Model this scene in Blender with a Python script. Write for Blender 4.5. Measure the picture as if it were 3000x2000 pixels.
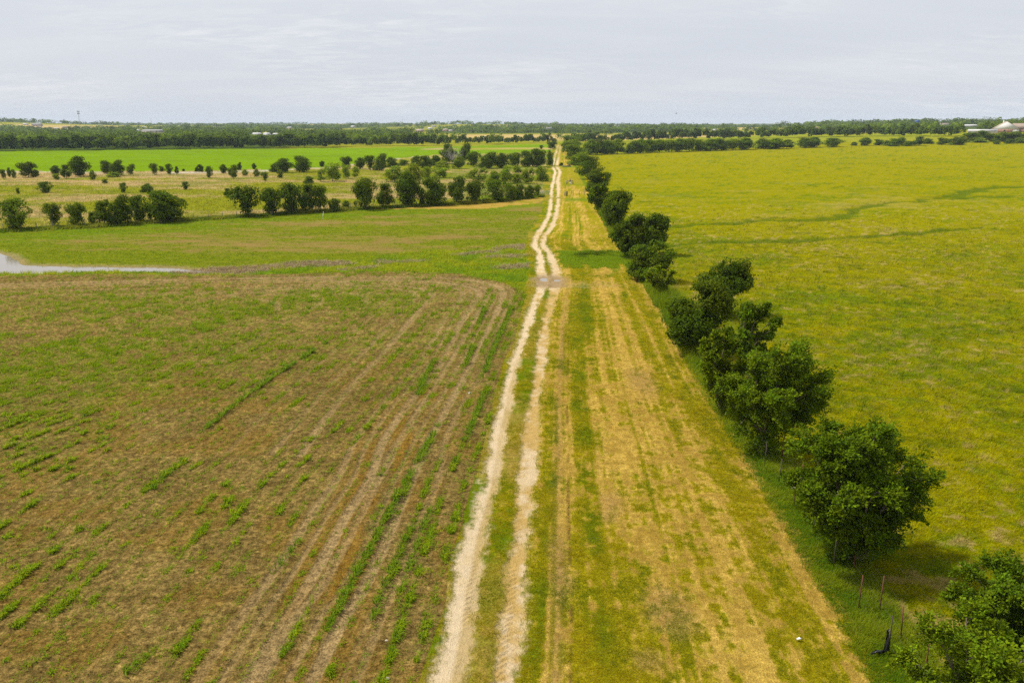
import bpy, math, random
import numpy as np
from mathutils import Vector

for o in list(bpy.data.objects):
    bpy.data.objects.remove(o, do_unlink=True)
scene = bpy.context.scene
COL = scene.collection

# ------------------------------------------------------------------ camera
CAM_H = 18.0
F = 28.0 / 36.0 * 3000.0
HORIZON = 362.0
PITCH = math.atan((1000.0 - HORIZON) / F)
CP, SP = math.cos(PITCH), math.sin(PITCH)
cd = bpy.data.cameras.new('camera')
cam = bpy.data.objects.new('camera', cd)
COL.objects.link(cam)
cam.location = (0, 0, CAM_H)
cam.rotation_euler = (math.pi / 2 - PITCH, 0, 0)
cd.lens = 28.0
cd.sensor_width = 36.0
cd.clip_start = 0.5
cd.clip_end = 30000.0
scene.camera = cam

# ------------------------------------------------------------------ world, sun, exposure
SUN_DIR = Vector((1.9, -0.55, -3.0)).normalized()
SUN_EL = math.asin(-SUN_DIR.z)
SUN_ROT = math.atan2(-SUN_DIR.x, -SUN_DIR.y)
world = bpy.data.worlds.new('World')
scene.world = world
world.use_nodes = True
wn, wl = world.node_tree.nodes, world.node_tree.links
wn.clear()
out = wn.new('ShaderNodeOutputWorld')
bg = wn.new('ShaderNodeBackground')
bg.inputs['Strength'].default_value = 0.1
sky = wn.new('ShaderNodeTexSky')
sky.sky_type = 'NISHITA'
sky.sun_disc = False
sky.sun_elevation = SUN_EL
sky.sun_rotation = SUN_ROT
sky.air_density = 1.0
sky.dust_density = 2.0
tc = wn.new('ShaderNodeTexCoord')
sep = wn.new('ShaderNodeSeparateXYZ')
wl.new(tc.outputs['Generated'], sep.inputs[0])
zadd = wn.new('ShaderNodeMath'); zadd.operation = 'MAXIMUM'; zadd.inputs[1].default_value = 0.0
wl.new(sep.outputs['Z'], zadd.inputs[0])
zad2 = wn.new('ShaderNodeMath'); zad2.operation = 'ADD'; zad2.inputs[1].default_value = 0.13
wl.new(zadd.outputs[0], zad2.inputs[0])
dx = wn.new('ShaderNodeMath'); dx.operation = 'DIVIDE'
dy = wn.new('ShaderNodeMath'); dy.operation = 'DIVIDE'
wl.new(sep.outputs['X'], dx.inputs[0]); wl.new(zad2.outputs[0], dx.inputs[1])
wl.new(sep.outputs['Y'], dy.inputs[0]); wl.new(zad2.outputs[0], dy.inputs[1])
cmb = wn.new('ShaderNodeCombineXYZ')
wl.new(dx.outputs[0], cmb.inputs['X']); wl.new(dy.outputs[0], cmb.inputs['Y'])


def wnoise(scale, detail, sx, sy, rot, off, rough=0.55, dist=0.0):
    mp = wn.new('ShaderNodeMapping')
    mp.inputs['Scale'].default_value = (sx, sy, 1)
    mp.inputs['Rotation'].default_value = (0, 0, rot)
    mp.inputs['Location'].default_value = off
    n = wn.new('ShaderNodeTexNoise')
    n.inputs['Scale'].default_value = scale
    n.inputs['Detail'].default_value = detail
    n.inputs['Roughness'].default_value = rough
    n.inputs['Distortion'].default_value = dist
    wl.new(cmb.outputs[0], mp.inputs['Vector'])
    wl.new(mp.outputs[0], n.inputs['Vector'])
    return n.outputs['Fac']


def wramp(sock, stops):
    r = wn.new('ShaderNodeValToRGB')
    el = r.color_ramp.elements
    while len(el) < len(stops):
        el.new(0.5)
    for e, (p, c) in zip(el, stops):
        e.position = p
        e.color = (*c, 1)
    wl.new(sock, r.inputs[0])
    return r.outputs['Color']


def wmix(a, b, fac, mode='MIX'):
    m = wn.new('ShaderNodeMix'); m.data_type = 'RGBA'; m.blend_type = mode
    m.clamp_result = False
    if isinstance(fac, float):
        m.inputs[0].default_value = fac
    else:
        wl.new(fac, m.inputs[0])
    for k, s in ((6, a), (7, b)):
        if isinstance(s, tuple):
            m.inputs[k].default_value = (*s, 1)
        else:
            wl.new(s, m.inputs[k])
    return m.outputs[2]


broad = wnoise(0.55, 3, 0.55, 1.3, 0.25, (1.3, 4.2, 0))
wisp = wnoise(1.15, 7, 0.45, 1.7, 0.30, (7.1, 2.6, 0), 0.62, 0.6)
fine = wnoise(5.5, 8, 0.8, 1.6, 0.2, (2.1, 8.0, 0), 0.68, 0.8)
region = wnoise(0.5, 2, 1.0, 1.0, 0.0, (3.6, 0.4, 0))
cloud = wramp(broad, [(0.30, (0.715, 0.74, 0.81)), (0.70, (0.775, 0.795, 0.85))])
wmask = wramp(wisp, [(0.46, (0, 0, 0)), (0.74, (1, 1, 1))])
fmask = wramp(fine, [(0.44, (0, 0, 0)), (0.76, (1, 1, 1))])
rmask = wramp(region, [(0.46, (0, 0, 0)), (0.62, (1, 1, 1))])
hi = wmix(fmask, rmask, 1.0, 'MULTIPLY')
sp1 = wn.new('ShaderNodeMath'); sp1.operation = 'MULTIPLY'; sp1.inputs[1].default_value = 0.6
wl.new(hi, sp1.inputs[0])
sp2 = wn.new('ShaderNodeMath'); sp2.operation = 'MULTIPLY'; sp2.inputs[1].default_value = 0.28
wl.new(wmask, sp2.inputs[0])
zr = wramp(zadd.outputs[0], [(0.0, (0.94, 0.955, 0.99)), (0.10, (0.955, 0.965, 0.985)), (0.30, (1.05, 1.05, 1.02))])
cloud = wmix(cloud, zr, 1.0, 'MULTIPLY')
cloud = wmix(cloud, (0.93, 0.94, 0.96), sp2.outputs[0])
cloud = wmix(cloud, (1.02, 1.02, 1.03), sp1.outputs[0])
cloud = wmix(cloud, (8.4, 8.4, 8.25), 1.0, 'MULTIPLY')
skycol = wmix(sky.outputs[0], cloud, 0.90)
wl.new(skycol, bg.inputs['Color'])
wl.new(bg.outputs[0], out.inputs['Surface'])

sd = bpy.data.lights.new('sun', 'SUN')
sd.energy = 5.0
sd.angle = math.radians(3.0)
sd.color = (1.0, 0.95, 0.87)
sun = bpy.data.objects.new('sun', sd)
COL.objects.link(sun)
sun.rotation_euler = SUN_DIR.to_track_quat('-Z', 'Y').to_euler()
sun.location = (-60, 30, 120)

scene.view_settings.view_transform = 'Standard'
scene.view_settings.look = 'None'
scene.view_settings.exposure = 0.26
scene.view_settings.gamma = 1.0
scene.render.engine = 'CYCLES'
scene.cycles.max_bounces = 4
scene.cycles.diffuse_bounces = 2
scene.cycles.glossy_bounces = 2
scene.cycles.transmission_bounces = 2
scene.cycles.volume_bounces = 0
scene.cycles.use_denoising = False
scene.cycles.use_adaptive_sampling = False
scene.cycles.sample_clamp_indirect = 3.0

# ------------------------------------------------------------------ numeric helpers
def hash2(ix, iy, seed):
    h = (ix.astype(np.int64) * 374761393 + iy.astype(np.int64) * 668265263 + seed * 144664793) & 0xffffffff
    h = ((h ^ (h >> 13)) * 1274126177) & 0xffffffff
    h = h ^ (h >> 16)
    return (h & 0xffffff).astype(np.float64) / 16777215.0


def vnoise(x, y, seed=0):
    x = np.asarray(x, float); y = np.asarray(y, float)
    ix = np.floor(x); iy = np.floor(y)
    fx = x - ix; fy = y - iy
    fx = fx * fx * (3 - 2 * fx); fy = fy * fy * (3 - 2 * fy)
    a = hash2(ix, iy, seed); b = hash2(ix + 1, iy, seed)
    c = hash2(ix, iy + 1, seed); d = hash2(ix + 1, iy + 1, seed)
    return (a + (b - a) * fx) * (1 - fy) + (c + (d - c) * fx) * fy


def fbm(x, y, octv=3, seed=0, gain=0.5):
    t = 0; amp = 1; n = 0
    for k in range(octv):
        t = t + amp * vnoise(x * 2 ** k + 17.3 * k, y * 2 ** k - 9.1 * k, seed + 31 * k)
        n += amp
        amp *= gain
    return t / n


def S(a, b, x):
    t = np.clip((x - a) / (b - a), 0, 1)
    return t * t * (3 - 2 * t)


def mix(a, b, t):
    t = np.asarray(t)[..., None]
    return a * (1 - t) + np.asarray(b) * t


def G(px, py, z=0.0):
    px = np.asarray(px, float); py = np.asarray(py, float)
    X = (px - 1500) / F; Y = (py - 1000) / F
    t = (z - CAM_H) / (-SP - Y * CP)
    return X * t, (CP - Y * SP) * t


def proj(x, y, z):
    d = y * CP + (CAM_H - z) * SP
    u = y * SP - (CAM_H - z) * CP
    return 1500 + F * x / d, 1000 - F * u / d


def hz(x, y):
    """broad height of the land"""
    x = np.asarray(x, float); y = np.asarray(y, float)
    D = np.hypot(x, y)
    z = 11.0 * np.exp(-((x - 520) / 240) ** 2 - ((y - 800) / 300) ** 2)
    far = S(1000, 3400, D)
    z = z + far * (6.0 + 30.0 * (fbm(x / 1100, y / 900, 3, 5) - 0.42))
    z = z + 16.0 * np.exp(-((x + 1500) / 420) ** 2 - ((y - 2300) / 600) ** 2)
    z = z + 13.0 * np.exp(-((x - 900) / 500) ** 2 - ((y - 1500) / 500) ** 2)
    return z


def GT(px, py, dmax=5200.0):
    """where the view line through a point of the photograph meets the land"""
    X = (px - 1500) / F; Y = (py - 1000) / F
    d = np.array([X, CP - Y * SP, -SP - Y * CP])
    t = np.concatenate([np.linspace(15, 900, 1200), np.linspace(902, dmax, 1600)])
    P = d[None] * t[:, None]
    dz = CAM_H + P[:, 2] - hz(P[:, 0], P[:, 1])
    k = np.argmax(dz < 0)
    if dz[k] >= 0:
        k = len(t) - 1
    return float(P[k, 0]), float(P[k, 1]), float(hz(P[k, 0], P[k, 1]))


def poly_dist(x, y, pts):
    """distance to a polyline and parameter along it"""
    best = np.full(x.shape, 1e9); along = np.zeros(x.shape); acc = 0.0
    for (ax, ay), (bx, by) in zip(pts[:-1], pts[1:]):
        vx, vy = bx - ax, by - ay
        L2 = vx * vx + vy * vy + 1e-9
        t = np.clip(((x - ax) * vx + (y - ay) * vy) / L2, 0, 1)
        d = np.hypot(x - ax - t * vx, y - ay - t * vy)
        m = d < best
        best = np.where(m, d, best)
        L = math.sqrt(L2)
        along = np.where(m, acc + t * L, along)
        acc += L
    return best, along


def smooth_poly(pts, n=6):
    P = np.array(pts, float)
    P = np.vstack([2 * P[0] - P[1], P, 2 * P[-1] - P[-2]])
    o = []
    for i in range(1, len(P) - 2):
        p0, p1, p2, p3 = P[i - 1:i + 3]
        for t in np.linspace(0, 1, n, endpoint=False):
            o.append(0.5 * (2 * p1 + (p2 - p0) * t + (2 * p0 - 5 * p1 + 4 * p2 - p3) * t * t + (3 * p1 - p0 - 3 * p2 + p3) * t ** 3))
    o.append(P[-2])
    return [tuple(p) for p in o]


def gpts(pix):
    return [tuple(float(v) for v in G(a, b)) for a, b in pix]


def inpoly(x, y, pts):
    ins = np.zeros(x.shape, bool)
    n = len(pts)
    for i in range(n):
        x1, y1 = pts[i]; x2, y2 = pts[(i + 1) % n]
        c = ((y1 > y) != (y2 > y)) & (x < (x2 - x1) * (y - y1) / (y2 - y1 + 1e-12) + x1)
        ins ^= c
    return ins


# ------------------------------------------------------------------ object helpers
def build(name, V, faces, mat, parent=None, col=None, smooth=False):
    """one mesh object; faces is a list of integer arrays (n,3) / (n,4)"""
    me = bpy.data.meshes.new(name)
    V = np.asarray(V, np.float32)
    me.vertices.add(len(V))
    me.vertices.foreach_set('co', V.ravel())
    faces = [np.asarray(f, np.int32) for f in faces if len(f)]
    loops = np.concatenate([f.ravel() for f in faces])
    tot = np.concatenate([np.full(len(f), f.shape[1], np.int32) for f in faces])
    start = np.concatenate([[0], np.cumsum(tot)[:-1]]).astype(np.int32)
    me.loops.add(len(loops))
    me.loops.foreach_set('vertex_index', loops)
    me.polygons.add(len(tot))
    me.polygons.foreach_set('loop_start', start)
    me.polygons.foreach_set('loop_total', tot)
    if smooth:
        me.polygons.foreach_set('use_smooth', np.ones(len(tot), bool))
    me.update(calc_edges=True)
    if col is not None:
        a = me.color_attributes.new('col', 'FLOAT_COLOR', 'POINT')
        c = np.ones((len(V), 4), np.float32)
        c[:, :np.shape(col)[1]] = col
        a.data.foreach_set('color', c.ravel())
    if mat is not None:
        me.materials.append(mat)
    o = bpy.data.objects.new(name, me)
    COL.objects.link(o)
    if parent is not None:
        o.parent = parent
    return o


def empty(name, loc, label, cat, group=None):
    o = bpy.data.objects.new(name, None)
    o.empty_display_size = 0.3
    COL.objects.link(o)
    o.location = loc
    return tag(o, label, cat, group)


def tag(o, label=None, cat=None, group=None, kind=None):
    if label: o['label'] = label
    if cat: o['category'] = cat
    if group: o['group'] = group
    if kind: o['kind'] = kind
    return o


class MB:
    """collects boxes, tubes and prisms into one mesh"""
    def __init__(s):
        s.v = []; s.f3 = []; s.f4 = []

    def add(s, V, F4=(), F3=()):
        b = sum(len(a) for a in s.v)
        s.v.append(np.asarray(V, float))
        if len(F4): s.f4.append(np.asarray(F4) + b)
        if len(F3): s.f3.append(np.asarray(F3) + b)

    def box(s, c, size, rz=0.0):
        x, y, z = [k / 2 for k in size]
        V = np.array([(-x, -y, -z), (x, -y, -z), (x, y, -z), (-x, y, -z), (-x, -y, z), (x, -y, z), (x, y, z), (-x, y, z)])
        R = np.array([[math.cos(rz), -math.sin(rz), 0], [math.sin(rz), math.cos(rz), 0], [0, 0, 1]])
        s.add(V @ R.T + np.array(c), [(0, 3, 2, 1), (4, 5, 6, 7), (0, 1, 5, 4), (1, 2, 6, 5), (2, 3, 7, 6), (3, 0, 4, 7)])

    def tube(s, pts, radii, n=6):
        pts = np.asarray(pts, float)
        k = len(pts)
        rings = []
        for i in range(k):
            d = pts[min(i + 1, k - 1)] - pts[max(i - 1, 0)]
            d = d / (np.linalg.norm(d) + 1e-9)
            a = np.cross(d, (0.31, 0.87, 0.37) if abs(d[2]) > 0.8 else (0, 0, 1))
            a /= np.linalg.norm(a) + 1e-9
            b = np.cross(d, a)
            th = np.arange(n) * 2 * math.pi / n
            rings.append(pts[i] + radii[i] * (np.cos(th)[:, None] * a + np.sin(th)[:, None] * b))
        V = np.vstack(rings + [pts[:1], pts[-1:]])
        F4 = []; F3 = []
        for i in range(k - 1):
            for j in range(n):
                F4.append((i * n + j, i * n + (j + 1) % n, (i + 1) * n + (j + 1) % n, (i + 1) * n + j))
        for j in range(n):
            F3.append((k * n, (j + 1) % n, j))
            F3.append((k * n + 1, (k - 1) * n + j, (k - 1) * n + (j + 1) % n))
        s.add(V, F4, F3)

    def build(s, name, mat, parent=None, smooth=False):
        fs = []
        if s.f4: fs.append(np.vstack(s.f4))
        if s.f3: fs.append(np.vstack(s.f3))
        return build(name, np.vstack(s.v), fs, mat, parent, smooth=smooth)


# ------------------------------------------------------------------ materials
def new_mat(name):
    m = bpy.data.materials.new(name)
    m.use_nodes = True
    nt = m.node_tree
    nt.nodes.clear()
    o = nt.nodes.new('ShaderNodeOutputMaterial')
    return m, nt.nodes, nt.links, o


def ground_material():
    m, N, L, o = new_mat('ground_cover')
    at = N.new('ShaderNodeAttribute'); at.attribute_name = 'col'
    geo = N.new('ShaderNodeNewGeometry')

    def noise(scale, detail, rough=0.6, sx=1.0, sy=1.0):
        mp = N.new('ShaderNodeMapping')
        mp.inputs['Scale'].default_value = (sx, sy, 1.0)
        L.new(geo.outputs['Position'], mp.inputs['Vector'])
        n = N.new('ShaderNodeTexNoise')
        n.inputs['Scale'].default_value = scale
        n.inputs['Detail'].default_value = detail
        n.inputs['Roughness'].default_value = rough
        L.new(mp.outputs[0], n.inputs['Vector'])
        return n.outputs['Fac']

    def remap(s, lo, hi_):
        r = N.new('ShaderNodeMapRange')
        r.inputs['From Min'].default_value = 0.28
        r.inputs['From Max'].default_value = 0.72
        r.inputs['To Min'].default_value = lo
        r.inputs['To Max'].default_value = hi_
        L.new(s, r.inputs['Value'])
        return r.outputs['Result']

    n1 = noise(3.4, 5, 0.7)
    n2 = noise(15.0, 3, 0.75)
    n3 = noise(0.35, 4, 0.6)
    a = remap(n1, 0.58, 1.42)
    b = remap(n2, 0.50, 1.50)
    c = remap(n3, 0.90, 1.10)
    mm = N.new('ShaderNodeMath'); mm.operation = 'MULTIPLY'
    L.new(a, mm.inputs[0]); L.new(b, mm.inputs[1])
    m2 = N.new('ShaderNodeMath'); m2.operation = 'MULTIPLY'
    L.new(mm.outputs[0], m2.inputs[0]); L.new(c, m2.inputs[1])
    cm = N.new('ShaderNodeMix'); cm.data_type = 'FLOAT'; cm.clamp_factor = False
    cm.inputs[2].default_value = 1.0
    L.new(at.outputs['Alpha'], cm.inputs[0]); L.new(m2.outputs[0], cm.inputs[3])
    vm = N.new('ShaderNodeVectorMath'); vm.operation = 'SCALE'
    L.new(at.outputs['Color'], vm.inputs[0]); L.new(cm.outputs[0], vm.inputs['Scale'])
    p = N.new('ShaderNodeBsdfPrincipled')
    p.inputs['Roughness'].default_value = 0.95
    p.inputs['Specular IOR Level'].default_value = 0.0
    L.new(vm.outputs[0], p.inputs['Base Color'])
    bu = N.new('ShaderNodeBump')
    bu.inputs['Strength'].default_value = 1.0
    bu.inputs['Distance'].default_value = 0.09
    ad = N.new('ShaderNodeMath'); ad.operation = 'ADD'
    L.new(n1, ad.inputs[0]); L.new(n2, ad.inputs[1])
    L.new(ad.outputs[0], bu.inputs['Height'])
    L.new(bu.outputs[0], p.inputs['Normal'])
    L.new(p.outputs[0], o.inputs['Surface'])
    return m


def leaf_material(name, trans=0.3, rough=0.55, spec=0.25):
    m, N, L, o = new_mat(name)
    at = N.new('ShaderNodeAttribute'); at.attribute_name = 'col'
    oi = N.new('ShaderNodeObjectInfo')
    mu = N.new('ShaderNodeMix'); mu.data_type = 'RGBA'; mu.blend_type = 'MULTIPLY'
    mu.inputs[0].default_value = 1.0
    L.new(at.outputs['Color'], mu.inputs[6]); L.new(oi.outputs['Color'], mu.inputs[7])
    p = N.new('ShaderNodeBsdfPrincipled')
    p.inputs['Roughness'].default_value = rough
    p.inputs['Specular IOR Level'].default_value = spec
    L.new(mu.outputs[2], p.inputs['Base Color'])
    t = N.new('ShaderNodeBsdfTranslucent')
    L.new(mu.outputs[2], t.inputs['Color'])
    ms = N.new('ShaderNodeMixShader'); ms.inputs[0].default_value = trans
    L.new(p.outputs[0], ms.inputs[1]); L.new(t.outputs[0], ms.inputs[2])
    L.new(ms.outputs[0], o.inputs['Surface'])
    return m


def plain(name, color, rough=0.8, metal=0.0, var=0.25, scale=3.0, bump=0.0):
    m, N, L, o = new_mat(name)
    p = N.new('ShaderNodeBsdfPrincipled')
    p.inputs['Roughness'].default_value = rough
    p.inputs['Metallic'].default_value = metal
    tcn = N.new('ShaderNodeTexCoord')
    n = N.new('ShaderNodeTexNoise')
    n.inputs['Scale'].default_value = scale
    n.inputs['Detail'].default_value = 5
    L.new(tcn.outputs['Object'], n.inputs['Vector'])
    r = N.new('ShaderNodeMapRange')
    r.inputs['From Min'].default_value = 0.3; r.inputs['From Max'].default_value = 0.7
    r.inputs['To Min'].default_value = 1 - var; r.inputs['To Max'].default_value = 1 + var
    L.new(n.outputs['Fac'], r.inputs['Value'])
    vm = N.new('ShaderNodeVectorMath'); vm.operation = 'SCALE'
    vm.inputs[0].default_value = color
    L.new(r.outputs['Result'], vm.inputs['Scale'])
    L.new(vm.outputs[0], p.inputs['Base Color'])
    if bump:
        bu = N.new('ShaderNodeBump'); bu.inputs['Strength'].default_value = bump
        L.new(n.outputs['Fac'], bu.inputs['Height'])
        L.new(bu.outputs[0], p.inputs['Normal'])
    L.new(p.outputs[0], o.inputs['Surface'])
    return m


def brick_material():
    m, N, L, o = new_mat('pink_brick')
    p = N.new('ShaderNodeBsdfPrincipled'); p.inputs['Roughness'].default_value = 0.9
    tcn = N.new('ShaderNodeTexCoord')
    mp = N.new('ShaderNodeMapping'); mp.inputs['Rotation'].default_value = (math.pi / 2, 0, 0)
    b = N.new('ShaderNodeTexBrick')
    b.inputs['Scale'].default_value = 3.0
    b.inputs['Color1'].default_value = (0.36, 0.17, 0.12, 1)
    b.inputs['Color2'].default_value = (0.42, 0.22, 0.16, 1)
    b.inputs['Mortar'].default_value = (0.45, 0.38, 0.33, 1)
    L.new(tcn.outputs['Object'], mp.inputs[0]); L.new(mp.outputs[0], b.inputs['Vector'])
    L.new(b.outputs['Color'], p.inputs['Base Color'])
    L.new(p.outputs[0], o.inputs['Surface'])
    return m


def water_material():
    m, N, L, o = new_mat('muddy_water')
    p = N.new('ShaderNodeBsdfPrincipled')
    p.inputs['Base Color'].default_value = (0.20, 0.17, 0.13, 1)
    p.inputs['Roughness'].default_value = 0.04
    p.inputs['IOR'].default_value = 1.33
    p.inputs['Specular IOR Level'].default_value = 0.6
    geo = N.new('ShaderNodeNewGeometry')
    n = N.new('ShaderNodeTexNoise'); n.inputs['Scale'].default_value = 1.6; n.inputs['Detail'].default_value = 3
    L.new(geo.outputs['Position'], n.inputs['Vector'])
    bu = N.new('ShaderNodeBump'); bu.inputs['Strength'].default_value = 0.15; bu.inputs['Distance'].default_value = 0.05
    L.new(n.outputs['Fac'], bu.inputs['Height'])
    L.new(bu.outputs[0], p.inputs['Normal'])
    L.new(p.outputs[0], o.inputs['Surface'])
    return m


M_GROUND = ground_material()
M_LEAF = leaf_material('leaves', 0.36, 0.75, 0.03)
M_GRASS = leaf_material('grass_blades', 0.5, 0.8, 0.05)
M_STALK = leaf_material('dry_straw', 0.15, 0.8, 0.1)
M_BARK = plain('bark', (0.13, 0.10, 0.075), 0.9, 0, 0.35, 4.0, 0.5)
M_DEADWOOD = plain('grey_deadwood', (0.26, 0.235, 0.22), 0.9, 0, 0.25, 4.0, 0.3)
M_RUST = plain('rusty_steel', (0.13, 0.045, 0.022), 0.85, 0, 0.4, 9.0)
M_DARKPOST = plain('dark_steel', (0.06, 0.045, 0.035), 0.8, 0, 0.4, 9.0)
M_WIRE = plain('galvanised_wire', (0.10, 0.09, 0.08), 0.6, 0.5, 0.1)
M_GREYWOOD = plain('weathered_wood', (0.17, 0.15, 0.135), 0.9, 0, 0.3, 6.0)
M_PIPE = plain('galvanised_pipe', (0.35, 0.36, 0.37), 0.5, 0.3, 0.15)
M_WHITE = plain('white_paint', (0.56, 0.55, 0.52), 0.6, 0, 0.06)
M_ROOFWHITE = plain('white_metal_roof', (0.50, 0.49, 0.48), 0.5, 0, 0.06)
M_ROOFGREY = plain('grey_shingle', (0.26, 0.25, 0.25), 0.9, 0, 0.15)
M_ROOFBROWN = plain('brown_shingle', (0.25, 0.19, 0.15), 0.9, 0, 0.15)
M_ROOFTAN = plain('tan_shingle', (0.36, 0.29, 0.23), 0.9, 0, 0.12)
M_WALLCREAM = plain('cream_wall', (0.60, 0.54, 0.45), 0.85, 0, 0.08)
M_WALLPINK = plain('pink_wall', (0.50, 0.30, 0.22), 0.85, 0, 0.12)
M_BLUE = plain('blue_metal', (0.05, 0.12, 0.32), 0.5, 0, 0.1)
M_GLASS = plain('dark_glass', (0.03, 0.035, 0.04), 0.15, 0, 0.1)
M_BRICK = brick_material()
M_WATER = water_material()
M_PLASTIC = plain('black_plastic', (0.018, 0.018, 0.022), 0.35, 0, 0.3, 14.0, 0.4)
M_LITTER = plain('white_plastic', (0.8, 0.8, 0.78), 0.5, 0, 0.05)
M_STONE = plain('limestone', (0.36, 0.32, 0.24), 0.9, 0, 0.15, 8.0, 0.4)

# ------------------------------------------------------------------ lines of the land (world metres, read off the view)
RUT_L = gpts([(1300, 2060), (1310, 1995), (1344, 1825), (1357, 1740), (1391, 1570), (1432, 1420), (1451, 1310), (1476, 1183), (1506, 1055), (1534, 970),
              (1565, 885), (1582, 845), (1590, 815), (1582, 797), (1580, 746), (1562, 715), (1570, 691), (1591, 661), (1606, 632), (1612, 598), (1615, 555),
              (1620, 530), (1626, 504), (1618, 488), (1622, 470), (1629, 445), (1633, 430), (1637, 418)])
RUT_R = gpts([(1455, 2060), (1472, 1995), (1497, 1825), (1506, 1740), (1523, 1570), (1538, 1420), (1553, 1310), (1563, 1183), (1585, 1055), (1596, 970),
              (1614, 885), (1626, 845), (1632, 815), (1629, 789), (1612, 746), (1590, 716), (1596, 691), (1619, 661), (1629, 632), (1634, 598), (1636, 555),
              (1634, 530), (1641, 504), (1631, 488), (1634, 470), (1639, 445), (1641, 430), (1643, 418)])
FENCE = [(12.2, 5.0), (13.4, 27.0), (14.6, 59.2), (15.7, 79.4), (17.0, 120.0), (19.3, 180.0), (24.0, 286.0), (38.0, 573.0), (44.0, 700.0)]
EDGE = gpts([(1180, 2060), (1240, 1990), (1300, 1800), (1374, 1438), (1408, 1310), (1442, 1204), (1468, 1089), (1502, 991), (1527, 906), (1538, 864),
             (1545, 830), (1552, 780), (1540, 730), (1545, 690), (1565, 655), (1582, 625), (1590, 600), (1592, 560), (1596, 520), (1604, 480), (1616, 445), (1625, 425)])
TYRE_A = smooth_poly(gpts([(-200, 838), (0, 832), (300, 824), (700, 815), (1000, 811), (1298, 814), (1425, 830), (1470, 850), (1468, 885), (1442, 940),
                           (1408, 1013), (1374, 1076), (1340, 1140), (1270, 1270), (1190, 1440), (1140, 1560), (1064, 1719), (1000, 1815), (915, 1990)]), 5)
TYRE_B = smooth_poly(gpts([(900, 826), (1150, 822), (1298, 828), (1383, 843), (1402, 860), (1391, 885), (1349, 949), (1319, 1013), (1276, 1089), (1213, 1161),
                           (1128, 1285), (1085, 1400), (1020, 1500), (935, 1655), (840, 1800), (720, 2000)]), 5)
TYRE_C = smooth_poly(gpts([(700, 845), (1000, 838), (1180, 838), (1245, 848), (1264, 864), (1230, 906), (1187, 957), (1145, 1008), (1085, 1072), (1043, 1115), (980, 1190), (880, 1330)]), 4)
TYRE_D = smooth_poly(gpts([(380, 868), (700, 858), (880, 862), (935, 876), (930, 895), (860, 930), (760, 985), (640, 1060)]), 4)
def offset_poly(P, d):
    P = np.array(P)
    t = np.gradient(P, axis=0)
    t /= np.linalg.norm(t, axis=1)[:, None] + 1e-9
    return [tuple(p) for p in P + d * np.stack([-t[:, 1], t[:, 0]], 1)]


HEAD = [smooth_poly(gpts([(-200, 838 + dy_), (0, 832 + dy_), (300, 824 + dy_), (600, 818 + dy_), (900, 815 + dy_ * 0.8), (1150, 817 + dy_ * 0.7), (xe_ - 120, 822 + dy_), (xe_, 838 + dy_ * 1.2), (xe_ + 14, 858 + dy_ * 1.3)]), 4)
        for dy_, xe_ in ((7, 1340), (13, 1200), (24, 1060), (38, 800))]
TYRES = [(TYRE_A, 0.22, 1.0), (TYRE_B, 0.22, 0.95), (TYRE_C, 0.24, 0.75), (TYRE_D, 0.22, 0.5), (offset_poly(TYRE_A, -0.85), 0.10, 0.6), (offset_poly(TYRE_A, -1.75), 0.20, 0.7),
         (offset_poly(TYRE_B, -0.9), 0.10, 0.6), (offset_poly(TYRE_B, -1.7), 0.18, 0.65), (offset_poly(TYRE_C, -1.6), 0.18, 0.5), (offset_poly(TYRE_B, 3.6), 0.14, 0.5), (offset_poly(TYRE_C, -4.2), 0.16, 0.4),
         (offset_poly(TYRE_A, 1.0), 0.09, 0.4)] + [(h_, 0.20, 0.55) for h_ in HEAD]
WATER_LO = gpts([(-300, 812), (0, 806), (300, 801), (600, 805), (900, 800), (1170, 791), (1340, 802), (1475, 827), (1536, 856)])
WATER_HI = gpts([(-300, 728), (0, 732), (64, 766), (170, 772), (340, 774), (510, 776), (640, 783), (820, 771), (1000, 757), (1298, 729), (1510, 716), (1560, 708)])
ROW_LINE = gpts([(-400, 705), (0, 678), (323, 662), (485, 650), (720, 635), (900, 622), (1070, 612), (1270, 602), (1450, 592), (1600, 574)])
BRIGHT_LO = gpts([(-300, 503), (0, 500), (500, 504), (800, 497), (1000, 487), (1100, 470), (1250, 455), (1400, 452), (1560, 445)])
BRIGHT_HI = gpts([(-400, 446), (0, 443), (500, 438), (1000, 434), (1300, 431), (1380, 428), (1560, 424), (1620, 424)])
POND = gpts([(-260, 722), (-60, 728), (0, 738), (26, 744), (51, 757), (64, 772), (170, 776), (340, 778), (510, 780), (595, 790), (720, 798),
             (595, 795), (425, 789), (298, 788), (119, 795), (0, 794), (-60, 792), (-260, 800)])
SWALE1 = gpts([(1960, 660), (2128, 653), (2298, 644), (2468, 636), (2532, 602), (2638, 588), (2808, 578), (3000, 576), (3300, 570)])
SWALE1B = gpts([(2800, 578), (2830, 566), (2893, 555), (3000, 545), (3300, 535)])
SWALE2 = gpts([(1950, 722), (2000, 715), (2170, 706), (2340, 700), (2553, 689), (2723, 682), (2893, 668), (2980, 678)])
SWALE3 = gpts([(2530, 706), (2580, 709), (2620, 713)])
HEDGE = gpts([(1690, 462), (1714, 456), (2000, 444), (2200, 437), (2330, 433), (2460, 430)])
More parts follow.
